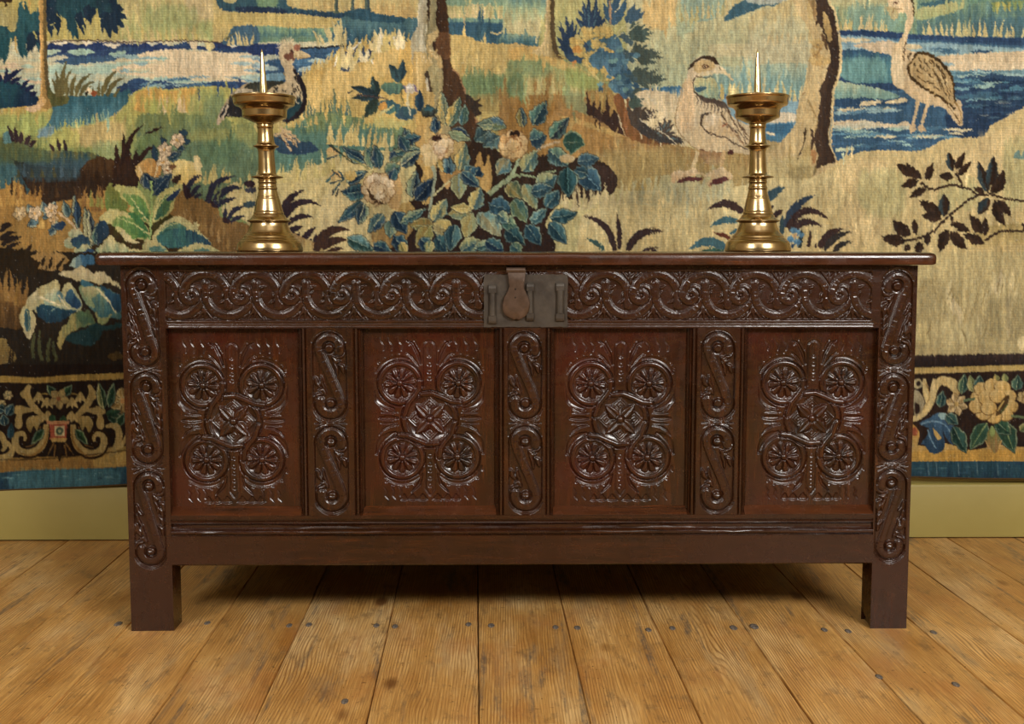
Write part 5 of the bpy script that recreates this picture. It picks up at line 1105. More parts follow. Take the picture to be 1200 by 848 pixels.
class Sheet:
    def __init__(s): s.V, s.F, s.C, s.U, s.n = [], [], [], [], 0
    def block(s, xs, ys):
        """xs: 1-D columns; ys: 1-D rows or a function of column -> rows (2-D)"""
        xs = np.asarray(xs, float); Y = np.repeat(np.asarray(ys, float)[:, None], len(xs), 1) if np.ndim(ys) == 1 else ys
        X = np.repeat(xs[None], Y.shape[0], 0)
        P3 = at_y(X, Y, TY_); P3[..., 1] += fold(X, Y)
        c = pic_lin(X, Y); h, w = X.shape
        s.V.append(P3.reshape(-1, 3)); s.C.append(c.reshape(-1, 3)); s.U.append(np.stack([X/1000, -Y/1000], -1).reshape(-1, 2))
        i = np.arange(h*w).reshape(h, w)+s.n
        s.F.append(np.stack([i[:-1, :-1], i[1:, :-1], i[1:, 1:], i[:-1, 1:]], -1).reshape(-1, 4)); s.n += h*w
        return s
    def build(s, name, parent):
        V = np.concatenate(s.V); F_ = np.concatenate(s.F); C = np.concatenate(s.C); U = np.concatenate(s.U)
        o = np_mesh(name, V, F_, DYE, parent); me = o.data
        a = me.color_attributes.new('dye', 'FLOAT_COLOR', 'POINT')
        a.data.foreach_set('color', np.concatenate([C*TAP_GAIN, np.ones((len(C), 1))], 1).astype(np.float32).ravel())
        uv = me.uv_layers.new(name='weave'); li = np.empty(len(me.loops), np.int32); me.loops.foreach_get('vertex_index', li)
        uv.data.foreach_set('uv', U[li].astype(np.float32).ravel())
        return o
TAP_GAIN = 1.0
tap = empty('tapestry', (0.1, TY_, .14)); TAPLOC = np.array([0.1, TY_, .14])
tag(tap, 'large woven verdure tapestry of birds, trees and lake hanging behind the carved chest', 'tapestry')
def child(o):                                  # keep world coordinates under a moved empty
    o.matrix_parent_inverse = Matrix.Translation(-Vector(o.parent.location)); return o
fbx, fby = [-700, 0, 150, 1040, 1200, 1900], [431, 430, 429, 417, 415.5, 414]
gtx, gty = [-700, -60, 0, 40, 80, 110, 150, 400, 800, 1040, 1200, 1900], [560, 556, 555, 553, 551, 549.5, 547.5, 541, 539, 541, 541, 541]
gbx, gby = [-700, -60, 0, 40, 80, 110, 150, 400, 800, 1040, 1072, 1110, 1150, 1200, 1900], [580, 577, 574.5, 572.8, 570.8, 569, 566.5, 562, 558, 558, 557.6, 559, 560.2, 560, 560]
vis_l, hid, vis_r = np.arange(-4, 153, 1.0), np.arange(152, 1069, 4.0), np.arange(1067, 1205, 1.0)
out_l, out_r = np.append(np.arange(-520, -4, 8.0), -4), np.append(np.arange(1204, 1720, 8.0), 1720)
def rows(xs, ca, cb, n):
    a, b = np.interp(xs, *ca), np.interp(xs, *cb)
    t = np.linspace(0, 1, n)[:, None]
    return a[None]*(1-t)+b[None]*t
f_ = Sheet()
f_.block(np.arange(-4, 1205, 1.0), np.arange(-4, 303, 1.0))
for xs in (out_l, out_r): f_.block(xs, np.append(np.arange(-420, 302, 8.0), 302))
f_.block(np.arange(-4, 1205, 6.2), np.append(np.arange(-420, -4, 8.0), -4))
top = ([-800, 2000], [302, 302])
for xs, n in ((vis_l, 129), (vis_r, 116), (hid, 32), (out_l, 18), (out_r, 18)): f_.block(xs, rows(xs, top, (fbx, fby), n))
child(f_.build('woven_field', tap))
b_ = Sheet()
for xs, n in ((vis_l, 126), (vis_r, 126), (hid, 32), (out_l, 18), (out_r, 18)): b_.block(xs, rows(xs, (fbx, fby), (gtx, gty), n))
bo = child(b_.build('woven_border', tap)); bo['label'] = 'dark floral border with yellow lines'
g_ = Sheet()
for xs, n in ((vis_l, 22), (vis_r, 22), (hid, 5), (out_l, 6), (out_r, 6)): g_.block(xs, rows(xs, (gtx, gty), (gbx, gby), n))
go = child(g_.build('edging_strip', tap)); go['label'] = 'plain blue edging strip'
hx = np.arange(-520, 1721, 4.0); hy = np.interp(hx, gbx, gby); hem = []
P0 = at_y(hx, hy, TY_); P0[:, 1] += fold(hx, hy)
for dy, dz in ((-.001, .0), (-.0012, -.0022), (.002, -.0042), (.006, -.003), (.006, .01)): hem.append(P0+np.array([0, dy, dz]))
hn = len(hx); HF = [(k*hn+i, (k+1)*hn+i, (k+1)*hn+i+1, k*hn+i+1) for k in range(4) for i in range(hn-1)]
HEM = mat_plain('brown_hem', '54401f', .95)
child(np_mesh('hem', np.concatenate(hem), HF, HEM, tap))

# ================================================================ carving tools (heights in metres, drawing units of 1.5 mm)
PXM = .0015
def dist_path(U, V, pts):
    pts = np.asarray(pts, float).reshape(-1, 2); d = np.full(U.shape, 1e9); s = np.zeros(U.shape); acc = 0
    for (ax, ay), (bx, by) in zip(pts, pts[1:]):
        L2 = (bx-ax)**2+(by-ay)**2
        if L2 < 1e-9: continue
        t = np.clip(((U-ax)*(bx-ax)+(V-ay)*(by-ay))/L2, 0, 1)
        dd = np.hypot(U-ax-t*(bx-ax), V-ay-t*(by-ay)); k = dd < d
        s = np.where(k, acc+t*math.sqrt(L2), s); d = np.minimum(d, dd); acc += math.sqrt(L2)
    return d, s, acc
def arc(cx, cy, r, a0, a1, n=18, r1=None):
    a = np.radians(np.linspace(a0, a1, n)); rr = np.linspace(r, r if r1 is None else r1, n)
    return [(cx+q*math.cos(t), cy+q*math.sin(t)) for t, q in zip(a, rr)]
class Carve:
    """height field on a grid; u to the right, v down, in drawing units"""
    def __init__(s, u, v):
        s.u, s.v = u, v; s.U, s.V = np.meshgrid(u, v); s.H = np.zeros(s.U.shape)
    def win(s, pts, m):
        p = np.asarray(pts, float).reshape(-1, 2)
        i0, i1 = np.searchsorted(s.u, [p[:, 0].min()-m, p[:, 0].max()+m]); j0, j1 = np.searchsorted(s.v, [p[:, 1].min()-m, p[:, 1].max()+m])
        return slice(j0, max(j1, j0)), slice(i0, max(i1, i0))
    def gouge(s, pts, w, dep, taper=True):
        a, b = s.win(pts, w+1)
        if s.U[a, b].size == 0: return
        d, t, L_ = dist_path(s.U[a, b], s.V[a, b], pts)
        ww = w*(np.sqrt(np.clip(np.sin(np.pi*np.clip(t/max(L_, 1e-6), .06, .94)), 0, 1)) if taper else 1)
        s.H[a, b] = np.minimum(s.H[a, b], -dep*np.clip(1-(d/np.maximum(ww, 1e-3))**2, 0, 1)+np.where(d < ww, 0, s.H[a, b]*0+1e-9))
    def band(s, pts, w, grv=1.7, dep=.0034, top=0.0, dome=.0009, flat=False):
        a, b = s.win(pts, w+grv+1)
        if s.U[a, b].size == 0: return
        d, t, L_ = dist_path(s.U[a, b], s.V[a, b], pts)
        h = s.H[a, b]
        g = np.clip(1-(d-w)/grv, 0, 1)
        h = np.where(d < w+grv, np.minimum(h, -dep*g), h)
        x = np.clip(d/w, 0, 1)
        prof = top-dome*x**2-(dep-dome)*np.clip((x-.80)/.20, 0, 1)**2 if not flat else top-dome*np.exp(-((x-.72)/.12)**2)-dep*np.clip((x-.88)/.12, 0, 1)**2
        s.H[a, b] = np.where(d <= w, prof, h)
    def disc(s, x, y, r, dep, soft=1.2):
        d = np.hypot(s.U-x, s.V-y); s.H = np.minimum(s.H, -dep*np.clip((r-d)/soft, 0, 1))
    def boss(s, x, y, r, base, hgt, pit=1.6):
        a, b = s.win([(x, y)], r+pit+1); d = np.hypot(s.U[a, b]-x, s.V[a, b]-y); h = s.H[a, b]
        h = np.where(d < r+pit, np.minimum(h, base), h)
        s.H[a, b] = np.where(d < r, np.maximum(h, base+hgt*np.sqrt(np.clip(1-(d/r)**2, 0, 1))), h)
    def ring(s, x, y, r, w=.7, dep=.0012): s.gouge(arc(x, y, r, 0, 360, 14), w, dep, False)
    def rough(s, seed, amp=.00022):
        r = np.random.RandomState(seed); h, w = s.H.shape; n = np.zeros((h, w))
        for k, a in ((4, .5), (9, 1.0)):
            g = r.rand(h//k+3, w//k+3)-.5; yi, xi = np.arange(h)/k, np.arange(w)/k; y0, x0 = yi.astype(int), xi.astype(int); fy, fx = (yi-y0)[:, None], (xi-x0)[None]
            n += a*((g[y0][:, x0]*(1-fx)+g[y0][:, x0+1]*fx)*(1-fy)+(g[y0+1][:, x0]*(1-fx)+g[y0+1][:, x0+1]*fx)*fy)
        s.H = s.H+amp*n
    def build(s, name, x0, z0, ybase, thick, mat, parent, ext=None, broken=0):
        """grid origin u=v=0 at (x0, z0); ext = (xa, xb, za, zb) widens the sheet with a plain margin; skirts and a back close it"""
        u, v, H = s.u, s.v, s.H*1.08
        X = x0+u*PXM; Z = z0-v*PXM
        if ext:
            xa, xb, za, zb = ext
            X = np.concatenate([[xa], X, [xb]]); Z = np.concatenate([[zb], Z, [za]])
            H = np.pad(H, 1); 
        h, w = H.shape; XX, ZZ = np.meshgrid(X, Z)
        V = np.stack([XX, ybase-H, ZZ], -1).reshape(-1, 3); i = np.arange(h*w).reshape(h, w)
        F_ = np.stack([i[:-1, :-1], i[1:, :-1], i[1:, 1:], i[:-1, 1:]], -1).reshape(-1, 4)
        loop = np.concatenate([i[0, :-1], i[:-1, -1], i[-1, :0:-1], i[:0:-1, 0]])
        B = V[loop].copy(); B[:, 1] = ybase+thick; B[:, 2] = np.where((B[:, 2] < .02) & (B[:, 0] < X[0]+.006) & (broken > 0), broken, B[:, 2]); n = len(loop); k = np.arange(n); kn = (k+1) % n
        # separate copies of the rim keep the edge crisp
        R = V[loop]; base = h*w
        S_ = np.stack([base+kn, base+k, base+n+k, base+n+kn], -1)[:, ::-1]
        c0 = base+2*n; cor = np.array([[X[0], ybase+thick, Z[0]], [X[-1], ybase+thick, Z[0]], [X[-1], ybase+thick, Z[-1]], [X[0], ybase+thick, Z[-1]]])
        Fb = np.array([[c0, c0+1, c0+2, c0+3]])
        o = np_mesh(name, np.concatenate([V, R, B, cor]), np.concatenate([F_, S_, Fb]), mat, parent)
        return o
STEP = .00105/PXM

def carve_panel(seed):
    rnd = np.random.RandomState(seed)
    c = Carve(np.arange(-67, 67.01, STEP), np.arange(-103, 103.01, STEP)); U, V = c.U, c.V
    R4 = [(-35.3, -43), (34.2, -43), (-33, 46.5), (33, 46)]; rr = 23.6
    # crescents and flutes outside the rings
    for (x, y), a0, a1, b0, b1 in zip(R4, (205, 255, 45, 20), (290, 335, 130, 135), (105, 0, 190, 290), (190, 78, 255, 350)):
        c.gouge(arc(x, y, 30.8, a0, a1), 3.4, .0026)
        c.gouge(arc(x, y, 31.4, b0, b1), 5.4, .0036)
        c.gouge(arc(x, y, 35.2, b0+24, b1-24), 1.4, .002)
        for q in np.linspace(a0+6, a1-6, 6): c.ring(x+34.4*math.cos(math.radians(q)), y+34.4*math.sin(math.radians(q)), 1.5, .8, .0012)
    for s_ in (-1, 1):
        for vv, l0, l1, w, dp in ((-1.5, 38, 60, 3.6, .0030), (5, 39, 58, 1.4, .0022), (-8, 39, 57, 1.4, .0022)):
            c.gouge([(s_*l0, vv), (s_*l1, vv)], w, dp)
        for vv, dv in ((-8, -5), (7, 6)): c.gouge([(s_*38, vv), (s_*48, vv+dv*.2), (s_*56, vv+dv), (s_*60, vv+dv*2)], 1.6, .0026)
    # tongue above, tongue below
    c.gouge([(-7.5, -40), (-7.5, -76)]+arc(0, -86, 7.8, 180, 360, 10)+[(7.5, -76), (7.5, -40)], 1.3, .0022, False)
    c.gouge([(0, -90), (0, -76)], 3.4, .0016)
    for vv in (-85, -76, -66, -57, -49): c.ring(0, vv, 2.2)
    c.gouge([(-5.5, 38), (-5.5, 84), (0, 92), (5.5, 84), (5.5, 38)], 1.2, .002, False)
    for vv in (44, 54, 62, 71, 80): c.ring(0, vv, 2.2)
    for s_ in (-1, 1):
        c.gouge([(s_*10, -66), (s_*13, -78), (s_*19, -90), (s_*26, -94)], 2.4, .0034); c.gouge([(s_*13, -64), (s_*20, -74), (s_*27, -80)], 1.7, .0024); c.gouge([(s_*11, -82), (s_*18, -95), (s_*24, -88)], 1.2, .0018)
        c.gouge([(s_*9, 66), (s_*13, 78), (s_*22, 88)], 2.4, .0034); c.gouge([(s_*9, 56), (s_*14, 68), (s_*22, 74)], 1.5, .0022)
        for uu in (33, 44, 55):
            j = rnd.uniform(-1, 1); x = s_*uu+j
            c.gouge([(x-3, -98), (x-1.5, -93), (x+1.5, -89), (x+.5, -82)], 1.3, .0015)
        for uu in (34, 43, 53):
            x = s_*uu+rnd.uniform(-1, 1); c.gouge([(x-2, 82), (x+1, 87), (x-1, 92), (x+3, 97)], 1.3, .0016)
        for uu, w in ((9, 6), (21, 5), (31, 4)): 
            for f in np.linspace(0, 1, 5): c.gouge([(s_*uu-w*(1-f), 97-f*7), (s_*uu+w*(1-f), 97-f*7)], 2.4, .0030)
    # sunk discs, rosettes, the middle flower
    for x, y in R4+[(0, 0)]:
        q = np.hypot(U-x, V-y)/((rr if x else 31)-1.6); c.H = np.minimum(c.H, -.0064*np.clip((1-q**6)*1.15, 0, 1))
    for x, y in R4:
        dx, dy = U-x, V-y; q = np.hypot(dx, dy); th = np.arctan2(dy, dx)+rnd.uniform(0, .6); n = 10
        off = np.abs((th*n/(2*np.pi)+.5) % 1-.5)*2*np.pi/n*q
        wd = .1+.28*q; wd = np.where(q > 14, wd*np.sqrt(np.clip(1-((q-14)/5.2)**2, 0, 1)), wd)
        xx = off/np.maximum(wd, .05); p = np.where(xx < 1, (.40+.60*(1-xx**2))*np.clip((1-xx)*6, 0, 1), 0)*np.clip((19.4-q)/2, 0, 1)*np.clip((q-3)/2, 0, 1)*(1-.35*np.clip((q-11)/8, 0, 1))
        p = p-np.where(p > 0, .22*np.exp(-(off/.8)**2)*np.clip((q-6)/3, 0, 1), 0)
        c.H = np.where(q < 20, np.maximum(c.H, -.0064+.0060*p), c.H); c.boss(x, y, 4.1, -.0034, .0050, .9)
    for k in range(4):
        a = math.pi/4+k*math.pi/2+rnd.uniform(-.05, .05); al = U*math.cos(a)+V*math.sin(a); ac = -U*math.sin(a)+V*math.cos(a)
        w = 9.0*np.sin(np.pi*np.clip(al/25, 0, 1)**.8); lf = np.clip(1-np.abs(ac)/np.maximum(w, .1), 0, 1)*(al > 1)*(al < 25)
        c.H = np.where(lf > 0, np.maximum(c.H, -.0060+.0062*np.minimum(lf*1.8, 1)-.0022*np.exp(-(ac/1.2)**2)*(al > 5)), c.H)
        b = k*math.pi/2; cx, cy = 16.5*math.cos(b), 16.5*math.sin(b); dm = np.abs(U-cx)+np.abs(V-cy)
        st = np.where(dm < 10.5, -.0026-.0016*((dm % 3.6) < 1.5), -9)
        c.H = np.where((dm < 10.5) & (lf <= 0) & (np.hypot(U, V) < 27), np.maximum(c.H, st), c.H)
    c.boss(0, 0, 4.6, -.0030, .0056, 1.)
    # interlaced bands
    C0 = (0, 0); B = []
    for x, y in R4: B.append(arc(x, y, rr, 0, 360, 40))
    B.append(arc(0, 0, 30.6, 0, 360, 46))
    con = [(-12, -45), (-12.5, -36), (-17, -29), (-25, -19), (-30, -5)], [(36, -19.5), (26, -20.5), (14, -26), (3, -30.4), (-9, -29.4)]
    con += tuple([(-x, -y) for x, y in q] for q in con)
    for q in B: c.band(q, 3.0, 1.9, .0054, .0004, .0016)
    for q in con:
        d, t, L_ = dist_path(U, V, q); s_ = d < 4.4; c.band(q, 3.0, 1.7, .0046, .0007, .0016)
    for q in B[:4]: 
        pass
    c.H *= np.clip((66-np.abs(U))/3, 0, 1)*np.clip((102.5-np.abs(V))/2, 0, 1)
    c.rough(seed)
    return c

def scroll(c, tx, ty, bx, by, mir, rho=12.6, w=5.4, Rr=20.5, rnd=None):
    """S scroll with two bosses in a sunk field"""
    mm = -1 if mir else 1
    X = lambda pts: [(tx+(x-tx)*mm, y) for x, y in pts]
    U, V = c.U, c.V; cx = (tx+bx)/2
    fld = np.maximum(Rr-np.hypot(U-tx, V-ty), np.maximum(Rr-np.hypot(U-bx, V-by), np.minimum(Rr-np.abs(U-cx), np.minimum(V-ty, by-V))))
    c.H = np.minimum(c.H, -.0054*np.clip(fld/1.6, 0, 1))
    dx = (bx-tx)*mm
    # leaf lobes and crescents in the field
    def lobe(pts, ww, h=.0036):
        d, t, L_ = dist_path(U, V, X(pts)); q = ww*np.sqrt(np.clip(np.sin(np.pi*np.clip(t/L_, .02, .98)), 0, 1))
        c.H = np.where(d < q, np.maximum(c.H, -.0054+h*1.25*(.35+.65*np.clip(1-(d/q)**2, 0, 1))), c.H)
    my = (ty+by)/2
    lobe([(tx+8, ty+12), (tx+14, ty+9), (tx+17, ty+2)], 3.4); lobe([(tx+11, ty+19), (tx+15, ty+22), (tx+17, ty+30)], 3.0); lobe([(tx+4, ty+10), (tx+8, ty+16), (tx+13, ty+15)], 3)
    for q, r_ in ((.42, 0), (.56, 3), (.70, 1)):
        yy = ty+(by-ty)*q
        if by-ty > 68: lobe([(tx+9+r_*.5, yy-8), (tx+14, yy-3), (tx+15.5, yy+5)], 2.4); lobe([(tx-9-r_*.5, yy+2), (tx-14, yy-3), (tx-15.5, yy-11)], 2.4)
    lobe([(tx+5, ty+16), (tx+9, ty+24), (tx+10, ty+33)], 2.2); lobe([(tx-5, by-16), (tx-9, by-24), (tx-10, by-33)], 2.2)
    lobe([(tx-8, by-12), (tx-14, by-9), (tx-17, by-2)], 3.4); lobe([(tx-11, by-19), (tx-15, by-24), (tx-17, by-32)], 3.0); lobe([(tx-4, by-10), (tx-8, by-16), (tx-13, by-15)], 3)
    path = arc(tx, ty, rho, 15, -180, 22)+[(tx-rho*.82, ty+rho*.8), (tx-rho*.35, ty+rho*1.7), (tx+rho*.45+dx, by-rho*1.7), (tx+rho*.86+dx, by-rho*.8)]+arc(tx+dx, by, rho, 0, 195, 22)
    path = smooth_open(path)
    c.band(X(path), w, 1.7, .0056, -.0001, .0014, True)
    d, t, L_ = dist_path(U, V, X(path))
    rn = np.random.RandomState(int(abs(ty)*7) % 999)
    for k in np.arange(6, L_-4, 6.5):                  # punched nicks along the band
        c.H = c.H-rn.uniform(.0, .0008)*np.exp(-((t-k-rn.uniform(-2, 2))/.8)**2)*np.exp(-((d-rn.uniform(0, 1.5))/1.9)**2)
    c.boss(tx, ty, 5.7, -.0060, .0076, 1.9); c.boss(bx, by, 5.7, -.0060, .0076, 1.9)
    for x, y, a0 in ((tx, ty, 200), (bx, by, 200)): c.gouge([(x+(q-x), r) for q, r in arc(x, y, 7.6, a0, a0+130, 8)], 1.4, .0054)
    c.gouge(arc(bx, by, Rr+.8, 20, 160, 16), 1.6, .0034); c.gouge(arc(tx, ty, Rr+.8, 200, 340, 16), 1.2, .0022)
def smooth_open(p):
    p = np.asarray(p, float); q = p.copy()
    for _ in range(3):
        q = np.concatenate([q[:1], (q[:-2]+2*q[1:-1]+q[2:])/4, q[-1:]])
    return q
def flare(c, x, y):
    """little sheaf of gouges between two scrolls"""
    for s_ in (-1, 1):
        for dy, l in ((-3.5, 17), (0, 19), (3.5, 17)): c.gouge([(x+s_*3, y+dy*.2), (x+s_*10, y+dy*.6), (x+s_*l, y+dy*1.7)], 1.3, .003)

# ================================================================ the chest
CX0, CX1 = -.6585, .7400
ST_L, ST_R = (-.6585, -.5825), (.6742, .7400)
MUN = [(-.3365, -.2550), (.0115, .0845), (.3535, .4285)]
ZP0, ZP1, ZT, LIDB, LIDT = .2110, .5455, .6555, .6565, .6785
chest = empty('coffer', (.041, .26, 0))
tag(chest, 'dark carved oak coffer with four rosette panels and iron lock, standing before the tapestry', 'chest')
CH = []
def part(o):
    if o.parent is chest: o.matrix_parent_inverse = Matrix.Translation(-Vector(chest.location))
    return o
zpx = lambda y: EYE+float(at_y(600, y, 0)[2])-EYE
# stiles with their legs
def stile(xa, xb, bos, mir, seed, name='stile', broken=0):
    xc = (xa+xb)/2; hw = (xb-xa)/2/PXM; z0 = ZT
    c = Carve(np.arange(-hw+.6, hw-.59, STEP), np.concatenate([np.arange(1.0, (ZT-zpx(672))/PXM, STEP)]))
    k = 0
    for (ax, ay), (bx_, by_) in bos:
        ta = (ZT-zpx(ay))/PXM; tb = (ZT-zpx(by_))/PXM
        scroll(c, ax, ta, bx_, tb, mir, 11.2, 4.9, min(19.0, hw-2.5))
        if k: flare(c, ax, (last+ta)/2)
        last = tb; k += 1
    c.rough(seed)
    return part(c.build(name, xc, z0, 0.0, .055, OAK_Z, chest, ext=(xa, xb, 0.0, ZT), broken=broken))
stile(*ST_L, [((-2, 334.5), (0, 412)), ((0, 453), (0, 526)), ((0, 569), (0, 645))], False, 21)
stile(*ST_R, [((-1, 335.5), (-2, 412)), ((-2, 455), (-2, 525)), ((-1, 568), (-1, 641))], True, 22, broken=.024)
# top rail
rx0, rx1 = ST_L[1], ST_R[0]
rc = Carve(np.arange(.6, (rx1-rx0)/PXM-.5, STEP), np.arange(.8, (ZT-ZP1)/PXM-.5, STEP))
ux = lambda px: (float(at_y(px, 345, 0)[0])-rx0)/PXM
vz = lambda py: (ZT-zpx(py))/PXM
v0, v1, vm = vz(317.5), vz(375.5), vz(345.5)
f = np.minimum(np.minimum(rc.V-v0, v1-rc.V), np.minimum(rc.U-ux(193.5), ux(1022)-rc.U))
rc.H = -.0052*np.clip(f/1.2, 0, 1)
per = (ux(942)-ux(239))/12; u0 = ux(239)
rad = 21.6
def lobe_r(pts, ww, h=.0040):
    a, b = rc.win(pts, ww+1)
    if rc.U[a, b].size == 0: return
    d, t, L_ = dist_path(rc.U[a, b], rc.V[a, b], pts); q = ww*np.sqrt(np.clip(np.sin(np.pi*np.clip(t/L_, .04, .96)), 0, 1))
    rc.H[a, b] = np.where(d < q, np.maximum(rc.H[a, b], -.0052+h*1.1*(.35+.65*np.clip(1-(d/q)**2, 0, 1))), rc.H[a, b])
for k in range(-1, 15):
    for cxk, sg in ((u0+per*k, -1), (u0+per*(k+.5), 1)):
        # spandrel leaves and the dart standing in each arch
        yb = vm-sg*30.0
        for dx in (-1, 0, 1): lobe_r([(cxk+dx*1.2, vm-sg*10), (cxk+dx*3.0, vm-sg*20), (cxk+dx*(9 if dx else 0), yb+sg*2)], 2.0 if dx else 1.7)
        for dx in (-1, 1): lobe_r([(cxk+dx*7, vm-sg*17), (cxk+dx*12, vm-sg*23), (cxk+dx*20, yb+sg*2.5)], 2.2); lobe_r([(cxk+dx*5, vm-sg*14), (cxk+dx*8, vm-sg*21), (cxk+dx*14, yb+sg*2)], 1.6, .0028)
        lobe_r([(cxk+sg*0, vm-sg*16), (cxk, vm+sg*2)], 2.4, .0042)
        for dx in (-1, 1): lobe_r([(cxk+dx*2, vm+sg*1), (cxk+dx*6, vm+sg*7), (cxk+dx*12, vm+sg*10)], 2.2, .0040); lobe_r([(cxk+dx*2, vm-sg*4), (cxk+dx*7, vm-sg*1), (cxk+dx*9, vm+sg*4)], 1.8, .0036)
for k in range(-1, 15):
    for cxk, sg in ((u0+per*(k+.5), 1), (u0+per*k, -1)):
        # an arch with one straight end and one end rolled into the shared eye (sg = -1 upper, +1 lower; the two are half turns of each other)
        base = [(q[0]-1.2, q[1]*.93) for q in arc(0, 0, 26.4, 0, 180, 34)]                     # lower arch, right to left
        roll = [(q[0], q[1]) for q in arc(25.2-9.2, -.5, 9.2, -235, 0, 20, 9.2)]; roll = [(16+(x-16)*(.45+.55*i_/19), y*(.45+.55*i_/19)) for i_, (x, y) in enumerate(roll)]
        pth = roll+base[1:]+[(-27.8, -6), (-28, -13)]
        pth = smooth_open([(cxk+sg*x, vm+sg*y) for x, y in pth])
        rc.band(pth, 4.7, 1.5, .0050, -.0001, .0016, True)
        rc.boss(cxk+sg*15.2, vm-sg*.6, 2.3, -.0050, .0036, .7)
        aw, bw = rc.win(pth, 4)
        if rc.U[aw, bw].size:
            d, t, L_ = dist_path(rc.U[aw, bw], rc.V[aw, bw], pth)
            rn = np.random.RandomState(k*3+sg+60)
            for q in np.arange(14, L_-6, 5.4): rc.H[aw, bw] -= rn.uniform(0, .0009)*np.exp(-((t-q-rn.uniform(-1.5, 1.5))/.75)**2)*np.exp(-((d-rn.uniform(0, 1))/1.5)**2)
rc.H = np.where(f <= 0, 0, rc.H)
for py, w, dp in ((378.6, 1.2, .0016), (381.4, .8, .001)): rc.gouge([(ux(196), vz(py)), (ux(1024), vz(py))], w, dp, False)
rc.rough(23)
part(rc.build('top_rail', rx0, ZT, 0.0, .045, OAK_X, chest, ext=(rx0, rx1, ZP1, ZT)))
# bottom rail with its run moulding
pr = [(.020, .2215), (.013, .2190), (.0035, .2118), (.0, .2106), (.0, .2040), (.0035, .2030), (.0035, .2010), (.0010, .1996), (-.0004, .1975), (.0010, .1953), (.0048, .1935), (.0062, .1900), (.0050, .1862), (.0014, .1842), (-.0018, .1828), (-.0026, .1805), (-.0018, .1782), (.0012, .1766), (.0030, .1756), (.0030, .1744), (.0, .1736), (.0, .1225), (.0025, .1200), (.045, .1200), (.045, .2215)]
def jit(p, s, k):
    r = np.random.RandomState(k+50); q = p.copy(); q[:22] += r.uniform(-.00022, .00022, (22, 2)); return q
part(sweep('bottom_rail', pr[::-1], np.linspace(rx0, rx1, 41), OAK_X, chest, 'x', jit))
# muntins, their mouldings, the panels
for i, (xa, xb) in enumerate(MUN):
    xc = (xa+xb)/2; px0 = 387.5 if i == 0 else (615.5 if i == 1 else 841)
    xs = float(at_y(px0, 500, 0)[0])
    hw = (xb-xa)/2/PXM
    c = Carve(np.arange(-hw+.6, hw-.59, STEP), np.arange(.8, (ZP1-ZP0)/PXM-.5, STEP)); o_ = (xs-xc)/PXM
    vv = lambda py: (ZP1-zpx(py))/PXM
    scroll(c, o_-1, vv(408), o_, vv(472.5), False, 12.6, 5.2, 20.5); scroll(c, o_, vv(518), o_+.5, vv(581), False, 12.6, 5.2, 20.5); flare(c, o_, vv(495.5))
    c.rough(30+i)
    part(c.build('muntin', xc, ZP1, 0.0, .03, OAK_Z, chest, ext=(xa, xb, ZP0, ZP1)))
PANY = .0175
def moulding(xe, s_):
    """two reeds and a fillet planted beside a muntin; s_ = +1 runs to the right of xe"""
    q = [(0, 0), (.0006, -.0006+.0012), (.0022, .0022), (.0030, .0030), (.0040, .0012), (.0058, .0006), (.0076, .0014), (.0086, .0048), (.0094, .0042), (.0110, .0036), (.0126, .0048), (.0136, .0085), (.0146, .0090), (.0180, PANY), (.0180, .027), (0, .027)]
    p = [(xe+s_*a, b if b > .02 else min(b*1.4, PANY)) for a, b in q]
    part(sweep('moulding', p if s_ > 0 else p[::-1], [ZP0-.0005, ZP1], OAK_Z, chest, 'z'))
for xa, xb in MUN: moulding(xa, -1); moulding(xb, 1)
edges = [ST_L[1]]+[v for m_ in MUN for v in m_]+[ST_R[0]]
for i in range(4):
    xa, xb = edges[2*i], edges[2*i+1]
    cx = float(at_y((273, 503.5, 727, 952)[i], 491, PANY)[0]); cz = float(at_y(503, (493.5, 491, 492, 491)[i], PANY)[2])
    c = carve_panel(40+i)
    part(c.build('panel', cx, cz, PANY, .008, OAK_P, chest, ext=(xa-.004, xb+.004, ZP0-.002, ZP1+.004)))
for i in range(4):
    xa, xb = edges[2*i], edges[2*i+1]
    part(sweep('panel_ledge', [(PANY-.0004, .2245), (.0012, .2118), (.0012, .2100), (PANY-.0004, .2100)][::-1], np.linspace(xa+(.0145 if i else 0), xb-(.0145 if i < 3 else 0), 9), OAK_W, chest))
# carcase behind the front
D1 = .545
for xa, xb in (ST_L, ST_R): part(box('rear_leg', xa, xb, D1-.055, D1, 0, ZT, OAK_Z, chest, .002))
for xa, xb in ((CX0+.006, CX0+.026), (CX1-.026, CX1-.006)): part(box('side_board', xa, xb, .0555, D1-.0555, .125, ZT-.001, OAK_X, chest))
part(box('back_board', ST_L[1]+.0005, ST_R[0]-.0005, D1-.03, D1-.008, .125, ZT-.001, OAK_X, chest))
part(box('bottom_board', ST_L[1]+.001, ST_R[0]-.001, .046, D1-.031, .135, .153, OAK_X, chest))
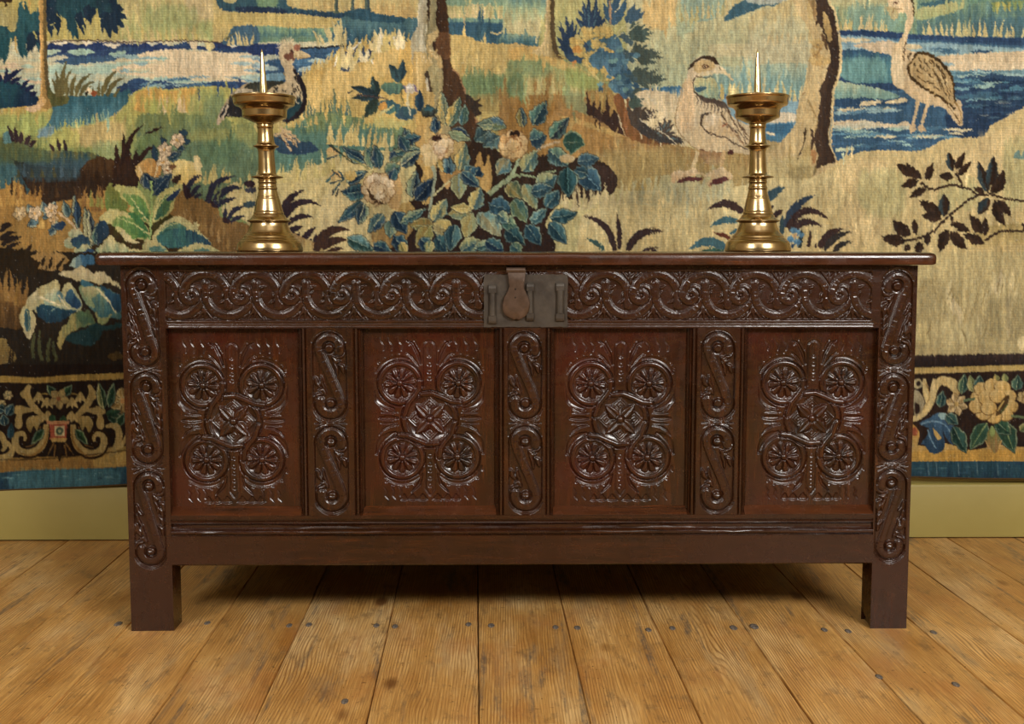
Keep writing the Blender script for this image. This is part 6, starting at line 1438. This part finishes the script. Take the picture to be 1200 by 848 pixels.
# lid: a thick board with worn, rounded edges
a_ = np.linspace(0, 2*np.pi, 40, endpoint=False); zc, hz, yc, hy_ = (LIDB+LIDT)/2, (LIDT-LIDB)/2, .2725, .2925
pw = lambda v, n: np.sign(v)*np.abs(v)**n
prof = []
for y, z in [(-.020, LIDB+.0010), (-.0192, LIDB+.0002), (-.0165, LIDB)]: prof.append((y, z))
for y in np.linspace(.02, .53, 6): prof.append((y, LIDB))
for y, z in [(.560, LIDB), (.565, LIDB+.004), (.565, LIDT-.004), (.560, LIDT)]: prof.append((y, z))
for y in np.linspace(.53, .02, 6): prof.append((y, LIDT))
for y, z in [(-.010, LIDT-.0002), (-.0150, LIDT-.0010), (-.0182, LIDT-.0028), (-.0200, LIDT-.0055), (-.0206, LIDT-.011)]: prof.append((y, z))
lx0, lx1 = -.6965, .7668
lr = np.random.RandomState(5); lsx = np.concatenate([[lx0, lx0+.0015, lx0+.004, lx0+.009], np.linspace(lx0+.02, lx1-.02, 70), [lx1-.009, lx1-.004, lx1-.0015, lx1]])
lw = np.interp(lsx, np.linspace(lx0, lx1, 26), lr.uniform(-.0006, .0006, 26)); lf = np.interp(lsx, np.linspace(lx0, lx1, 60), lr.uniform(-.0007, .0007, 60))
def lidj(p, s, k):
    q = p.copy(); e = min(s-lx0, lx1-s); f_ = min(1, e/.010); sh = 1-math.sqrt(max(0, 1-(1-f_)**2))
    q[:, 1] = zc+(q[:, 1]-zc)*(1-.42*sh)+np.where(p[:, 1] > zc, lw[k], 0); q[:, 0] = np.where(p[:, 0] < 0, q[:, 0]+lf[k]+.006*sh, q[:, 0]-.004*sh*(p[:, 0] > .5)); return q
part(sweep('lid', prof, lsx, OAK_L, chest, 'x', lidj))
# ironwork
def pos(px, py, Y=0.0): q = at_y(px, py, Y); return float(q[0]), float(q[2])
xa, za = pos(567, 321.5); xb, zb_ = pos(665, 383)
bm = bmesh.new(); bmesh.ops.create_grid(bm, x_segments=30, y_segments=18, size=.5); r = np.random.RandomState(9)
for v in bm.verts:
    e = max(abs(v.co.x), abs(v.co.y)) > .499
    v.co = Vector((xa+(v.co.x+.5)*(xb-xa)+(r.uniform(-.0006, .0006) if e else 0), -.0022-r.uniform(0, .0004), zb_+(v.co.y+.5)*(za-zb_)+(r.uniform(-.0006, .0006) if e else 0)))
g = bmesh.ops.extrude_face_region(bm, geom=bm.faces[:])
for v in [q for q in g['geom'] if isinstance(q, bmesh.types.BMVert)]: v.co.y = .002
plate = part(bm_obj('lock_plate', bm, IRON, chest, True))
bpy.context.view_layer.update()
def strap(px0, px1, py0, py1, seg):
    """rounded iron bar with stepped square ends"""
    x0, z1 = pos(px0, py0); x1, z0 = pos(px1, py1); w = (x1-x0)/2; xm = (x0+x1)/2; hgt = z1-z0
    zs = [0, .004, .006, .20*hgt, .205*hgt, .8*hgt, .805*hgt, hgt-.006, hgt-.004, hgt]
    bm = bmesh.new(); rows_ = []
    for k, z in enumerate(zs):
        end = z < .2*hgt+.0001 or z > .802*hgt; ww = w*(1.0 if end else .92); d = (.0062 if end else .0075)*(0.55 if z in (0, hgt) else 1)
        ring = []
        for t in np.linspace(0, math.pi, 9):
            cx_, sy = math.cos(t), math.sin(t)
            if end: cx_, sy = max(-1, min(1, cx_*1.25)), min(1, sy*1.6)
            ring.append(bm.verts.new((xm+ww*cx_, -.0024-d*sy, z0+z)))
        rows_.append(ring)
    for p, q in zip(rows_, rows_[1:]):
        for k in range(8): bm.faces.new((p[k], p[k+1], q[k+1], q[k]))
        bm.faces.new((p[8], p[0], q[0], q[8]))
    bm.faces.new(rows_[0]); bm.faces.new(rows_[-1][::-1])
    return part(bm_obj('strap', bm, IRON, chest, True))
strap(572, 582, 334, 379, 0); strap(616.5, 626, 332, 375.5, 1); strap(651, 661.5, 331.5, 376, 2)
hp = [(594.5, 316), (616.5, 316), (616, 325), (614.5, 331), (614.5, 337), (617, 343), (620.5, 350), (621.5, 357), (620, 364), (616, 370), (611.5, 373), (608, 374.6), (605, 373.2), (602.5, 374.4), (598, 372.6), (592, 369), (589, 363.5), (588.2, 357), (590, 349), (594.5, 341), (596.5, 335), (595.5, 328)]
bm = bmesh.new(); P2 = [pos(*p, -.008) for p in hp]; cxh, czh = pos(605, 350, -.008)
lay = []
for k, (sc, y) in enumerate(((1, -.0025), (1, -.0092), (.93, -.0112), (.6, -.0118))): lay.append([bm.verts.new((cxh+(x-cxh)*sc, y, czh+(z-czh)*sc)) for x, z in P2])
n = len(P2)
for p, q in zip(lay, lay[1:]):
    for i in range(n): bm.faces.new((p[i], p[(i+1) % n], q[(i+1) % n], q[i]))
bm.faces.new(lay[-1]); bm.faces.new(lay[0][::-1])
hasp = part(bm_obj('hasp', bm, IRON2, chest, True)); hasp['label'] = 'pear-shaped brown iron hasp hanging from the lid'
xk0, zk = pos(593.5, 316.5, -.01); xk1, _ = pos(615.5, 316.5, -.01)
bm = bmesh.new(); bmesh.ops.create_cone(bm, cap_ends=True, segments=18, radius1=.0052, radius2=.0052, depth=xk1-xk0)
bmesh.ops.rotate(bm, verts=bm.verts, matrix=Matrix.Rotation(math.pi/2, 3, 'Y')); bmesh.ops.translate(bm, verts=bm.verts, vec=((xk0+xk1)/2, -.0085, zk))
bm_obj('hinge_knuckle', bm, IRON2, hasp, True)
for px, py in ((604, 338.6), (603.8, 348.6)):
    x, z = pos(px, py, -.0118); bm = bmesh.new(); bmesh.ops.create_uvsphere(bm, u_segments=10, v_segments=6, radius=.0015); bmesh.ops.translate(bm, verts=bm.verts, vec=(x, -.0117, z))
    bm_obj('rivet', bm, GAP, hasp, True)

# ================================================================ candlesticks
def lathe(name, prof, mat, parent, bend, n=72):
    V, Fq = [], []; prof = np.asarray(prof, float)
    for r_, z in prof:
        for k in range(n):
            t = 2*math.pi*k/n; V.append((r_*math.cos(t)+bend(z), r_*math.sin(t), z))
    m_ = len(prof)
    for j in range(m_-1):
        for k in range(n): Fq.append((j*n+k, j*n+(k+1) % n, (j+1)*n+(k+1) % n, (j+1)*n+k))
    bm = bmesh.new(); vs_ = [bm.verts.new(v) for v in V]
    for f_ in Fq: bm.faces.new([vs_[i] for i in f_])
    bm.faces.new(vs_[:n][::-1]); bm.faces.new(vs_[-n:])
    bmesh.ops.remove_doubles(bm, verts=bm.verts, dist=1e-6)
    return bm_obj(name, bm, mat, parent, True)
def rnd_prof(p):
    """insert small round-overs so that edges catch the light"""
    p = np.asarray(p, float); out = [p[0]]
    for a, b, c in zip(p, p[1:], p[2:]):
        la, lc = np.linalg.norm(b-a), np.linalg.norm(c-b); e = min(.0011, la*.33, lc*.33)
        pa, pc = b+(a-b)/max(la, 1e-9)*e, b+(c-b)/max(lc, 1e-9)*e
        out += [pa, (pa+2*b+pc)/4, pc]
    out.append(p[-1]); return np.array(out)
def candlestick(loc, label, bend, K):
    t = empty('candlestick', loc); tag(t, label, 'candlestick', 'pair of brass pricket candlesticks')
    yb = 295.6; conv = lambda P_: rnd_prof([(max(r_, .0)*K, (yb-y)*K) for r_, y in P_])
    base = [(30, 295.6), (37.6, 295.6), (38.2, 294.2), (38.0, 291), (36.8, 286), (35.2, 283.2), (33.2, 282.2), (32.6, 280.6), (30.6, 279.8), (29.8, 277.2), (28.0, 276), (27.0, 274.6), (25.8, 273.8), (24.4, 271), (22.4, 266), (21.4, 262.4), (22.2, 261.4), (25.2, 260.4), (25.4, 259.4), (22.2, 258.2), (19.4, 255.4), (18.6, 253.2), (17.2, 252.6), (17.6, 251), (17.2, 249.6), (15.8, 248.6), (10, 248.2)]
    stem = [(10, 249.4), (16.6, 249.4), (16.2, 247), (14.6, 240), (13.4, 234.6), (12.6, 233.2), (12.9, 232), (12.2, 231), (11.0, 226), (10.6, 224), (11.2, 223), (11.2, 221.4), (10.4, 220.4), (10.0, 216.8), (10.8, 215.8), (10.8, 214.4), (10.2, 213.4), (10.6, 211.6), (13.4, 211), (18.2, 210), (18.4, 208.9), (14, 207.8), (11, 206.6), (10.3, 204.6), (10.0, 200), (9.4, 188), (9.3, 180), (9.8, 177.6), (11.6, 175.6), (14.6, 174.6), (14.8, 173.5), (12, 172.6), (10.4, 171), (9.7, 167.6), (9.0, 160), (8.7, 154), (9.4, 152.8), (9.7, 151), (9.2, 149.4), (10.2, 148.4), (10.2, 146.8), (10, 146)]
    pan = [(8, 147.6), (12.0, 147.2), (16, 145.6), (21.4, 143.0), (24.6, 141.8), (25.4, 140), (25.6, 133), (27.2, 130.8), (28.4, 129.8), (29.4, 128.8), (33.6, 127.8), (34.8, 125.8), (35.4, 120), (36.4, 118.6), (36.5, 117.2), (35.4, 116.6), (34.2, 117.4), (33, 122), (20, 124.4), (6, 124.8), (.2, 124.8)]
    spike = [(5.0, 125.6), (4.8, 121), (4.4, 116), (3.9, 104), (3.1, 90), (2.2, 76), (1.3, 67), (.2, 63.5)]
    for nm, pf, mt in (('base', base, BRASS), ('stem', stem, BRASS), ('drip_pan', pan, BRASS), ('pricket', spike, BRASS_B)):
        lathe(nm, conv(pf), mt, t, bend)
    return t
K1 = (DIST+.24)/FPX
x1, _ = pos(316.6, 294, .24); x2, _ = pos(888, 294, .24)
candlestick((x1, .24, LIDT+.0004), 'brass pricket candlestick on the left end of the chest lid', lambda z: -.0085*(z/.38)**1.1, K1*.995)
candlestick((x2, .24, LIDT+.0004), 'brass pricket candlestick on the right end of the chest lid', lambda z: -.0080*(z/.38)**1.1, K1)
